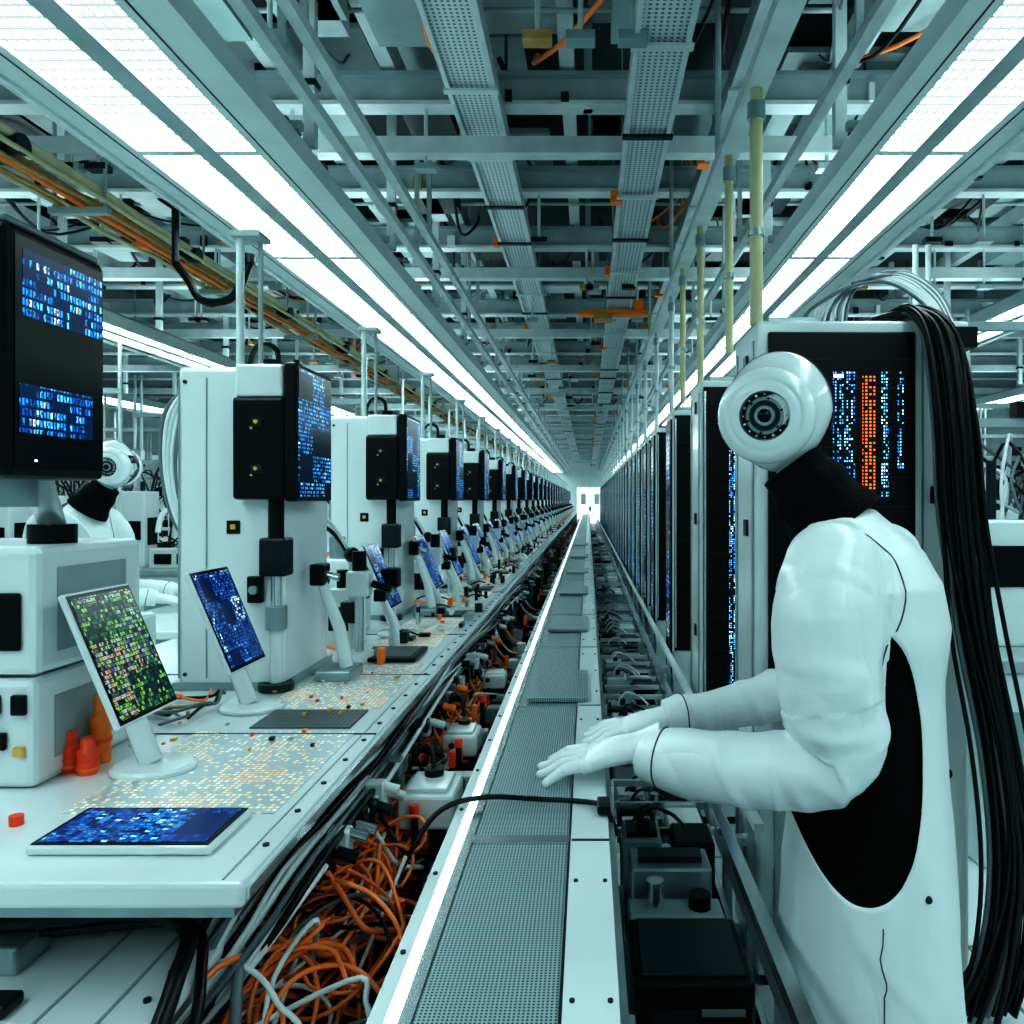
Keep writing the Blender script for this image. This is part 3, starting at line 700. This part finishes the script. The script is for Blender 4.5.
# ------------------------------------------------------------------ server racks
def rack_mesh(kind):
    m = MB()
    w, d, h = .615, .34, 1.93
    m.box(0, w, 0, d, .03, h, 'white_paint', .01)
    m.box(.02, w-.02, .01, d-.01, 0, .03, 'dark_metal')
    if kind < 2:
        m.box(-.004, 0, .04, .06, .1, h-.05, 'mid_metal'); m.box(-.004, 0, d-.06, d-.04, .1, h-.05, 'mid_metal')
        for z in (.3, .8, 1.3, 1.8): m.box(-.008, -.002, .12, .16, z, z+.05, 'dark_metal')
    else:
        m.box(-.010, 0, .02, d-.05, .40, 1.88, 'black', .003); m.box(-.012, -.010, .06, d-.1, .6, 1.8, 'leds_side')
    if kind != 1:
        m.box(.010, .50, -.012, 0, .54, 1.90, 'black', .004)
        m.box(.118, .162, -.014, -.012, .60, 1.84, 'leds_blue'); m.box(.30, .44, -.014, -.012, .8, 1.8, 'leds_blue')
        m.box(.012, .02, -.02, -.012, .56, 1.88, 'steel')
        for i in range(9): m.box(.02, .49, -.0135, -.012, .62+i*.14, .622+i*.14, 'dark_metal')
        m.box(.1, .5, -.006, 0, .1, .5, 'panel_grey')
    else:
        m.box(.03, .455, -.012, 0, .84, 1.895, 'black', .005)
        m.box(.215, .28, -.014, -.012, 1.36, 1.78, 'leds_blue'); m.box(.300, .336, -.0145, -.012, 1.40, 1.77, 'leds_orange'); m.box(.352, .375, -.014, -.012, 1.42, 1.78, 'leds_blue'); m.box(.40, .42, -.014, -.012, 1.5, 1.78, 'leds_blue')
        m.box(.217, .245, -.0142, -.0138, 1.762, 1.772, 'led_and_glint')
        for i in range(12): m.box(.04, .445, -.0135, -.012, .88+i*.085, .882+i*.085, 'dark_metal')
        m.box(.475, .48, -.004, 0, .1, 1.88, 'mid_metal')
        for z in (.3, .9, 1.4): m.box(.50, .53, -.008, 0, z, z+.05, 'black', .002)
        m.cyl((.545, -.01, .62), (.545, 0, .62), .016, 'black', 14)
        m.box(.56, .60, -.03, 0, 1.55, 1.60, 'white_plastic', .004); m.box(.57, .60, -.04, -.03, 1.5, 1.53, 'orange')
        m.box(.05, .42, -.006, 0, .1, .78, 'panel_grey')
    m.box(.05, .2, .08, .26, h, h+.03, 'mid_metal', .004); m.cyl((.5, .2, h), (.5, .2, h+.04), .03, 'dark_metal', 12)
    return m.mesh('server_rack')
r0 = rack_mesh(0); r1 = rack_mesh(1); r2 = rack_mesh(2)
place(r1, 'server_rack', (.49, 2.2, 0))
y = 3.3; i = 0
while y < 31: place(r0 if i == 0 else r2, 'server_rack', (.49, y, 0)); y += 1.1 if i < 2 else .75; i += 1
m = MB()
for i in range(32):
    a = R(-.045, .045); b = R(-.03, .03); g = R(-.02, .02); sx = R(.6, 1.2)
    pts = [(.90+R(-.05, .06), 2.33+b, 1.955), (.95+a*.5, 2.22+b*.5, 1.965+R(-.02, .01)), (.985+a, 2.13+b, 1.87), (1.01+a*sx*1.1, 2.10+b, 1.62), (1.03+a*sx*1.2, 2.10+b, 1.35), (1.065+a*sx*1.2+g, 2.09+b, 1.05), (1.12+a*sx+g*1.8, 2.07+b, .72), (1.145+a*1.2+g*2, 2.06+b, .42), (1.11+a*1.5+g, 2.05+b, .18), (1.05+a*2, 2.05+b*2, .03)]
    m.tube(cr(pts, 5), R(.0055, .0095), 'cable_grey' if i % 9 == 4 else 'cable_black', 7)
m.obj('black_cable_bundle')
m = MB()
for i in range(11):
    k = i/10; pts = [(.66+.12*k, 2.32+R(-.03, .03), 1.94), (.68+.12*k, 2.33, 1.99+.03*k), (.78+.07*k, 2.33+R(-.03, .03), 2.05+.035*k), (.90+.05*k, 2.3, 2.07+.03*k), (.99+.05*k, 2.26, 2.0+.03*k), (1.03+.04*k, 2.2, 1.90)]
    m.tube(cr(pts, 6), .0055, random.choice(['cable_white', 'cable_white', 'cable_grey']), 6)
m.box(1.0, 1.10, 2.14, 2.199, 1.84, 1.90, 'black', .005)
m.obj('hose_arch')

# ------------------------------------------------------------------ background machines
def machine_mesh(seed):
    random.seed(seed); m = MB()
    m.box(-.45, .45, 0, .7, 0, .75, 'white_paint', .012); m.box(-.47, .47, -.02, .72, .75, .80, 'panel_grey', .006)
    m.box(-.35, -.02, -.008, 0, .12, .6, 'grey_paint'); m.box(.05, .38, -.008, 0, .12, .6, 'grey_paint'); m.box(-.458, -.45, .1, .6, .15, .6, 'grey_paint'); m.box(.45, .458, .1, .6, .15, .6, 'grey_paint')
    m.box(-.36, -.10, .25, .5, .80, R(1.3, 1.5), 'white_plastic', .012); m.box(-.33, -.13, .24, .25, 1.05, 1.22, 'black_gloss'); m.box(-.1, -.095, .3, .45, 1.0, 1.25, 'black'); m.box(-.365, -.36, .3, .45, 1.0, 1.25, 'black')
    m.box(.0, .4, .15, .6, .80, .98, 'white_plastic', .01); m.box(.05, .2, .14, .15, .84, .93, 'black'); m.box(.25, .38, .14, .15, .84, .93, 'dark_metal')
    m.cyl((.2, .4, .98), (.2, .4, 1.06), .05, 'white_plastic', 14); m.tube(cr([(.2, .4, 1.06), (.22, .35, 1.2), (.1, .3, 1.32), (.05, .25, 1.25), (.05, .2, 1.12)], 4), .025, 'white_plastic', 10)
    for i in range(12):
        x = R(-.3, .3); m.tube(cr([(x, .45, .98 if x > 0 else 1.3), (x+R(-.1, .1), .5, 1.5), (x+R(-.15, .15), .6, R(1.5, 1.75)), (R(-.4, .4), .66, 1.2), (R(-.4, .4), .68, .82)], 4), .008, random.choice(['cable_white', 'cable_grey', 'cable_black', 'cable_black']), 6)
    for x in (-.42, -.36, .42): m.cyl((x, .65, .8), (x, .65, 2.6), .014, 'duct_white', 8)
    m.box(-.44, .44, .63, .67, 1.75, 1.79, 'panel_grey'); m.box(-.44, .44, .63, .67, 2.2, 2.24, 'panel_grey')
    for i in range(12):
        x = R(-.42, .36); z = random.choice((.98, 1.79, 1.79, 1.45)); m.box(x, x+R(.03, .09), .6 if z > 1 else .3, .66 if z > 1 else .36, z, z+R(.04, .12), random.choice(['white_plastic', 'dark_metal', 'black', 'mid_metal', 'black']))
    m.box(.28, .31, .1, .13, .98, 1.02, 'orange'); m.cyl((-.2, .4, 1.3), (-.2, .4, 1.58), .02, 'dark_metal', 10)
    return m.mesh('assembly_machine')
ms = [machine_mesh(i) for i in range(3)]
random.seed(11)
for row, y0, stp in ((-2.25, 5.6, 1.25), (-3.9, 3.4, 1.6), (-5.2, 3, 1.7), (-6.8, 3, 2.2), (1.95, 2.9, 1.2), (3.6, 2.5, 1.7), (5.4, 3, 2.0)):
    y = y0
    while y < 28:
        place(random.choice(ms), 'assembly_machine', (row, y, 0)); y += stp

# ------------------------------------------------------------------ humanoid robot
RX, RY = .63, 1.74
f = Vector((-.8, .6, 0)); Lf = Vector((-.6, -.8, 0)); C = Vector((RX, RY, 0))
def loft(m, rings, n=36, mat='suit_white'):
    vs = []
    for (c, a, b, ax, bx) in rings:
        for k in range(n):
            t = 2*math.pi*k/n; ct, stt = math.cos(t), math.sin(t)
            e = .85
            vs.append(c + ax*(a*math.copysign(abs(ct)**e, ct)) + bx*(b*math.copysign(abs(stt)**e, stt)))
    fs = [[j*n+k, j*n+(k+1) % n, (j+1)*n+(k+1) % n, (j+1)*n+k] for j in range(len(rings)-1) for k in range(n)]
    fs += [[k for k in range(n)][::-1], [(len(rings)-1)*n+k for k in range(n)]]
    m.add(vs, fs, mat, True)
root = Vector((RX, RY, 0))
bd = MB(root)
def rg(z, df, a, b): return (C + f*df + Vector((0, 0, z)), a, b, Lf, f)
loft(bd, [rg(.17, -.01, .245, .205), rg(.30, -.01, .24, .20), rg(.50, -.01, .23, .185), rg(.70, -.01, .21, .168), rg(.85, -.01, .198, .155), rg(1.0, -.01, .198, .152), rg(1.12, -.02, .205, .155), rg(1.22, -.015, .205, .145), rg(1.29, .0, .18, .12), rg(1.33, .02, .145, .10), rg(1.365, .045, .105, .09), rg(1.39, .06, .085, .08)])
armL = [C+Lf*.175+f*.01+Vector((0, 0, 1.27)), Vector((.485, 1.555, 1.18)), Vector((.482, 1.53, 1.03)), Vector((.505, 1.515, .905)), Vector((.40, 1.555, .858)), Vector((.25, 1.63, .844)), Vector((.120, 1.70, .846))]
radL = [.098, .111, .107, .087, .082, .073, .058]
armR = [C-Lf*.17+Vector((0, 0, 1.27)), Vector((.74, 1.93, 1.15)), Vector((.67, 1.98, 1.02)), Vector((.58, 2.02, .92)), Vector((.46, 2.02, .885)), Vector((.33, 2.0, .86)), Vector((.20, 1.98, .842))]
radR = [.09, .098, .09, .078, .064, .053, .044]
def smooth_rad(r, n):
    out = []
    for i in range(len(r)-1):
        for k in range(n): out.append(r[i]+(r[i+1]-r[i])*k/n)
    return out+[r[-1]]
for A, r in ((armL, radL), (armR, radR)):
    bd.tube(cr(A, 6), smooth_rad(r, 6), 'suit_white', 20); bd.ball(A[0], r[0]*1.0, 'suit_white')
    bd.ball(A[3], r[3]*.98, 'suit_white')
tmp = bd.obj('tmp_body')
mod = tmp.modifiers.new('r', 'REMESH'); mod.mode = 'VOXEL'; mod.voxel_size = .0050
sm_ = tmp.modifiers.new('s', 'SMOOTH'); sm_.factor = .6; sm_.iterations = 16
dg = bpy.context.evaluated_depsgraph_get(); dg.update()
me = bpy.data.meshes.new_from_object(tmp.evaluated_get(dg)); me.name = 'suit'
bpy.data.objects.remove(tmp)
EX, EZ, EA, EB = .562, .87, .132, .285
def torso_mat():
    m, nt, b = nmat('torso_suit')
    src = (.78, .87, .875)
    tc = N(nt, 'ShaderNodeTexCoord'); sx = N(nt, 'ShaderNodeSeparateXYZ'); nt.links.new(tc.outputs['Object'], sx.inputs[0])
    u = math_(nt, 'DIVIDE', math_(nt, 'SUBTRACT', sx.outputs[0], EX-RX), EA)
    w = math_(nt, 'DIVIDE', math_(nt, 'SUBTRACT', sx.outputs[2], EZ), EB)
    d = math_(nt, 'ADD', math_(nt, 'MULTIPLY', u, u), math_(nt, 'MULTIPLY', w, w))
    mk = math_(nt, 'MULTIPLY', math_(nt, 'LESS_THAN', d, 1.0), math_(nt, 'LESS_THAN', sx.outputs[1], 0.0))
    mx = N(nt, 'ShaderNodeMix', data_type='RGBA'); mx.inputs['A'].default_value = (*src, 1); mx.inputs['B'].default_value = (.002, .003, .004, 1)
    nt.links.new(mk, mx.inputs['Factor']); nt.links.new(mx.outputs['Result'], b.inputs['Base Color'])
    nt.links.new(math_(nt, 'MULTIPLY_ADD', mk, .27, .35), b.inputs['Roughness'])
    nt.links.new(math_(nt, 'MULTIPLY_ADD', mk, -.42, .5), b.inputs['Specular IOR Level'])
    cloth_bump(nt, b)
torso_mat()
me.materials.clear(); me.materials.append(MATS['suit_white']); me.materials.append(MATS['torso_suit'])
def seg_info(p, A, r):
    best = (9, 0, 0); cum = 0
    for i in range(len(A)-1):
        a, b = A[i], A[i+1]; ab = b-a; t = clamp((p-a).dot(ab)/ab.length_squared, 0, 1)
        d = (p-(a+ab*t)).length - (r[i]+(r[i+1]-r[i])*t)
        if d < best[0]: best = (d, cum+ab.length*t, i+t)
        cum += ab.length
    return best
nrm = [v.normal.copy() for v in me.vertices]
cls = []
def ridge(v):
    r = max(0, 1-abs(noise.noise(v))*3.0); return r*r*(3-2*r)
for v in me.vertices:
    p = v.co + root; n = nrm[v.index]
    dl = seg_info(p, armL, radL); dr = seg_info(p, armR, radR)
    arm = dl if dl[0] < dr[0] else dr
    isarm = arm[0] < .016
    cls.append(isarm)
    if isarm:
        s = arm[1]; q = arm[2]
        amp = .006 + .007*math.exp(-((q-3.0)/.8)**2) + .003*clamp(q-4.6, 0, 1)
        fade = clamp(q*1.2, .2, 1)
        fold = ridge(Vector((s*5+p.z*2+p.x*3, p.x*2.5+p.y*2, p.z*1.5)))
        fold2 = ridge(Vector((s*7-p.z*5, p.x*4, p.y*4+3)))
        v.co += n*(fade*amp*(fold*1.1+fold2*.7-.7) + .008*noise.noise(p*6))
    else:
        g = noise.noise(Vector((p.x*10, p.y*10, p.z*1.6)))
        low = clamp((1.0-p.z)*1.2, 0, 1)
        v.co += n*((.005+.014*low)*g + .003*ridge(Vector((p.x*5+p.z*4, p.y*5, p.z*3))))
        u = (p.x-EX)/EA; w = (p.z-EZ)/EB
        if p.y < RY and u*u+w*w < 1.03: v.co -= n*.012*clamp((1.03-u*u-w*w)*12, 0, 1)
for pl in me.polygons:
    pl.use_smooth = True
    pl.material_index = 0 if sum(cls[i] for i in pl.vertices) >= len(pl.vertices)/2 else 1
me.update()
rob = empty('humanoid_robot', root)
parts = []
parts.append(place(me, 'suit', (0, 0, 0), rob))
bvh = BVHTree.FromPolygons([v.co + root for v in me.vertices], [list(p.vertices) for p in me.polygons])
sm = MB(root)
def snap(pts, off=.0005):
    out = []
    for p in pts:
        co, n, i, d = bvh.find_nearest(Vector(p)); out.append(co+n*off)
    return out
def ring(c, ax, r, n=40):
    ax = Vector(ax).normalized(); u = ax.orthogonal().normalized(); w = ax.cross(u)
    return [Vector(c)+u*r*math.cos(2*math.pi*k/n)+w*r*math.sin(2*math.pi*k/n) for k in range(n+1)]
sm.tube(snap([(.575, 1.45, .56-.008*k) for k in range(46)]), .0014, 'seam', 6)
for sgn, A in ((1, armL), (-1, armR)):
    c = C+Lf*.15*sgn+Vector((0, 0, 1.20)); ax = (Lf*sgn+Vector((0, 0, .35))).normalized()
    sm.tube(snap(ring(c, ax, .13)), .0018, 'seam', 6)
sm.tube(snap(ring(Vector((.165, 1.677, .846)), (armL[6]-armL[5]), .06)), .0018, 'seam', 6)
sm.tube(snap(ring(Vector((.25, 1.99, .848)), (armR[6]-armR[5]), .06)), .0018, 'seam', 6)
sm.ball(snap([(.70, 1.52, .60)])[0], .008, 'dark_metal')
parts.append(sm.obj('seams', rob, (0, 0, 0)))
# neck/collar
nk = MB(root)
nb = C+f*.06+Vector((0, 0, 1.35)); nt_ = Vector((.480, 1.80, 1.495))
pts = [nb+(nt_-nb)*t for t in (0, .2, .4, .6, .8, 1.0)]
cp = cr(pts, 8); nn_ = len(cp)-1
rr = [(.116-.038*(i/nn_)**.7) + .0035*math.sin(i/nn_*13) for i in range(len(cp))]
rr[-1] = .066
nk.tube(cp, rr, 'black_cloth', 32)
nk.cyl(pts[4], nt_+Vector((-.008, 0, .05)), .048, 'white_paint', 16)
parts.append(nk.obj('neck_collar', rob, (0, 0, 0)))
# head
hc = Vector((.450, 1.80, 1.618)); fh = Vector((-.95, .31, 0)).normalized(); sd = Vector((-.31, -.95, 0)).normalized(); upv = Vector((0, 0, 1))
HM = Matrix((fh, sd, upv)).transposed()
hd = MB(root)
vs = []; fs = []; n = 36; wv = 24
for i in range(wv+1):
    th = math.pi*i/wv; z = math.cos(th); s = math.sin(th)
    for k in range(n):
        a = 2*math.pi*k/n; x = s*math.cos(a)*.124; yv = s*math.sin(a)*.104; zz = z*.142
        if z < 0: x *= 1-.20*(-z); yv *= 1-.16*(-z)
        if z < -.1 and x > 0: x *= 1.04
        vs.append(hc + HM @ Vector((x, yv, zz)))
for i in range(wv):
    for k in range(n): fs.append((i*n+k, (i+1)*n+k, (i+1)*n+(k+1) % n, i*n+(k+1) % n))
hd.add(vs, fs, 'white_plastic', True)
def disc(c, ax, prof, seg=40):
    for (h0, h1, r0, r1, mt) in prof: hd.tube([c+ax*h0, c+ax*h1], [r0, r1], mt, seg)
for sg in (1, -1):
    ax = (sd*sg + Vector((0, 0, -.10))).normalized(); c = hc + fh*.022 + ax*.044 + Vector((0, 0, -.008))
    e1 = (fh - ax*fh.dot(ax)).normalized(); e2 = ax.cross(e1)
    # domed padded shell, shallow groove, then a grey lens in a dark recess
    prof = [(0, .108), (.018, .111), (.034, .109), (.047, .102), (.056, .092), (.060, .083), (.058, .080), (.061, .077), (.064, .068), (.065, .056)]
    hd.tube([c+ax*h for h, r in prof], [r for h, r in prof], 'white_plastic', 44, caps=False)
    hd.tube([c+ax*.065, c+ax*.052], [.056, .052], 'mid_metal', 40, caps=False)
    disc(c, ax, [(.02, .053, .053, .053, 'black'), (.05, .058, .044, .041, 'grey_paint'), (.05, .0615, .036, .034, 'dark_metal'), (.05, .066, .028, .022, 'mid_metal'), (.06, .068, .017, .015, 'black_gloss'), (.06, .070, .007, .006, 'steel')])
    hd.ball(c+ax*.064, .015, 'black_gloss', u=14, w=8)
    for k in range(16):
        a = k*math.pi/8; q = c+ax*.054+(e1*math.cos(a)+e2*math.sin(a))*.048
        hd.cyl(q, q+ax*.005, .0032 if k % 2 else .0022, ('gold', 'steel', 'white_paint', 'mid_metal')[k % 4], 8)
    for k in range(6):
        a = k*math.pi/3+.3; q = c+ax*.056+(e1*math.cos(a)+e2*math.sin(a))*.039
        hd.cyl(q, q+ax*.005, .003, 'black', 8)
hd.tube([hc + HM @ Vector((math.cos(a)*.1255, 0, math.sin(a)*.1435)) for a in [math.pi*(-.05)+k*math.pi*1.15/40 for k in range(41)]], .0014, 'seam', 6)
vis = []
for j in range(5):
    for k in range(17):
        a = -0.70+1.4*k/16; zz = .008+.045*(j/4); s = math.sqrt(1-(zz/.142)**2)*1.02
        vis.append(hc + HM @ Vector((math.cos(a)*.126*s, math.sin(a)*.106*s, zz)))
hd.add(vis, [(j*17+k, j*17+k+1, (j+1)*17+k+1, (j+1)*17+k) for j in range(4) for k in range(16)], 'black_gloss', True)
for s_ in (-.034, .034): hd.cyl(hc+HM @ Vector((.114, s_, .028)), hc+HM @ Vector((.127, s_, .028)), .010, 'mid_metal', 14)
hd.tube([hc+HM @ Vector((.124, 0, .006)), hc+HM @ Vector((.134, 0, -.022)), hc+HM @ Vector((.120, 0, -.03))], [.006, .009, .007], 'white_plastic', 10)
hd.tube([hc+HM @ Vector((.108-.3*abs(t)**2*8, t, -.066)) for t in (-.026, -.013, 0, .013, .026)], .003, 'seam', 8)
parts.append(hd.obj('head', rob, (0, 0, 0)))
# hands
def hand(name, wrist, fwd, side, surf, k=1.0):
    F = Vector(fwd).normalized(); Sd = Vector(side); Sd = (Sd-F*Sd.dot(F)).normalized(); U = F.cross(Sd); U = U if U.z > 0 else -U
    h = MB(root)
    P = lambda a, s, u: wrist + F*(a*k) + Sd*(s*k) + U*(u*k)
    def floorz(p, r): p = p.copy(); p.z = max(p.z, surf+r*.95); return p
    prof = [(-.05, 0, .0, .036, .034), (-.02, 0, .0, .031, .027), (.005, 0, .0, .032, .024), (.03, .002, .001, .040, .022), (.06, .002, .0, .045, .020), (.085, 0, -.003, .045, .018), (.098, 0, -.008, .040, .015)]
    rings = [(P(a, s, u), w*k, t*k, Sd, U) for a, s, u, w, t in prof]
    loft(h, rings, 24, 'glove')
    fl = [(.034, .072, .30), (.0120, .082, .10), (-.0115, .077, -.10), (-.034, .062, -.34)]
    Fh = Vector((F.x, F.y, 0)).normalized(); Z = Vector((0, 0, 1))
    for (s, L, sp) in fl:
        base = P(.082, s, -.004)
        d = (Fh + Sd*sp).normalized()
        p1 = base + d*(.018*k)+Z*.001
        p2 = p1 + (d*.95-Z*.20).normalized()*(L*.44*k)
        p3 = p2 + (d*.85-Z*.50).normalized()*(L*.33*k)
        p4 = p3 + (d*.85-Z*.55).normalized()*(L*.27*k)
        pp = [base, p1, p2, p3, p4]; rr = [.0112, .0114, .0100, .0092, .0076]
        pp = [floorz(q, r*k) for q, r in zip(pp, rr)]
        h.tube(cr(pp, 4), [x*k for x in smooth_rad(rr, 4)], 'glove', 12); h.ball(pp[-1], rr[-1]*k, 'glove', u=12, w=8)
        h.ball(pp[2], rr[2]*k*1.08, 'glove', u=12, w=8); h.ball(pp[1], rr[1]*k*1.1, 'glove', u=12, w=8)
    pp = [P(.02, .026, -.006), P(.045, .048, -.016), P(.070, .062, -.026), P(.092, .068, -.036)]; rr = [.016, .014, .0118, .009]
    pp = [floorz(q, r*k) for q, r in zip(pp, rr)]
    h.tube(cr(pp, 4), [x*k for x in smooth_rad(rr, 4)], 'glove', 12); h.ball(pp[-1], rr[-1]*k, 'glove', u=12, w=8)
    t = h.obj('tmp_hand'); md = t.modifiers.new('r', 'REMESH'); md.mode = 'VOXEL'; md.voxel_size = .0020
    s2 = t.modifiers.new('s', 'SMOOTH'); s2.factor = .5; s2.iterations = 3
    dg = bpy.context.evaluated_depsgraph_get(); dg.update()
    hm = bpy.data.meshes.new_from_object(t.evaluated_get(dg)); hm.name = name; bpy.data.objects.remove(t)
    hm.materials.clear(); hm.materials.append(MATS['glove'])
    for p in hm.polygons: p.use_smooth = True; p.material_index = 0
    parts.append(place(hm, name, (0, 0, 0), rob))
hand('hand_left', Vector((.108, 1.705, .855)), (-1, .12, -.24), (0, 1, 0), .785, 1.27)
hand('hand_right', Vector((.19, 1.978, .842)), (-1, -.06, -.20), (0, -1, 0), .785, 1.15)
lg = MB(root)
for sg in (1, -1):
    b = C+Lf*.10*sg
    lg.tube(cr([b+Vector((0, 0, .5)), b+Vector((0, 0, .3)), b+Vector((0, 0, .06))], 4), [.085, .082, .08, .075, .068, .06, .055, .05, .05], 'white_plastic', 16)
    lg.tube([b-f*.07+Vector((0, 0, .045)), b-f*.03+Vector((0, 0, .052)), b+f*.08+Vector((0, 0, .045)), b+f*.16+Vector((0, 0, .032)), b+f*.19+Vector((0, 0, .022))], [.035, .046, .042, .034, .018], 'dark_metal', 16)
parts.append(lg.obj('legs', rob, (0, 0, 0)))
rob2 = empty('humanoid_robot', (-2.98, 4.45, 0), math.radians(-158))
for p in parts: place(p.data, p.name, (0, 0, 0), rob2)
m = MB((-2.2, 4.3, 0)); m.box(-2.6, -1.85, 3.75, 4.9, .72, .76, 'white_plastic', .006)
for x in (-2.58, -1.92):
    for y in (3.8, 4.8): m.box(x, x+.04, y, y+.04, 0, .72, 'grey_paint')
m.box(-2.5, -1.95, 3.95, 4.8, .2, .24, 'panel_grey')
m.box(-2.15, -1.9, 4.0, 4.3, .761, .95, 'white_plastic', .01); m.box(-2.1, -1.95, 3.994, 4.0, .8, .9, 'dark_metal'); m.obj('side_table')

# ------------------------------------------------------------------ world, camera
w = bpy.data.worlds.new('World'); S.world = w; w.use_nodes = True
w.node_tree.nodes['Background'].inputs[0].default_value = (.25, .45, .45, 1); w.node_tree.nodes['Background'].inputs[1].default_value = .3
cam = bpy.data.cameras.new('Camera'); co = bpy.data.objects.new('Camera', cam); S.collection.objects.link(co)
co.location = (0, 0, 1.41); co.rotation_euler = (math.radians(90), 0, 0)
cam.sensor_width = 36; cam.lens = 36*760/1024; cam.shift_x = -(588-512)/1024; cam.shift_y = -(512-500)/1024; cam.clip_start = .05; cam.clip_end = 100
S.camera = co
S.view_settings.view_transform = 'Standard'
S.view_settings.exposure = 0.5
for lk in ('High Contrast', 'Medium High Contrast'):
    try:
        S.view_settings.look = lk; break
    except Exception: pass
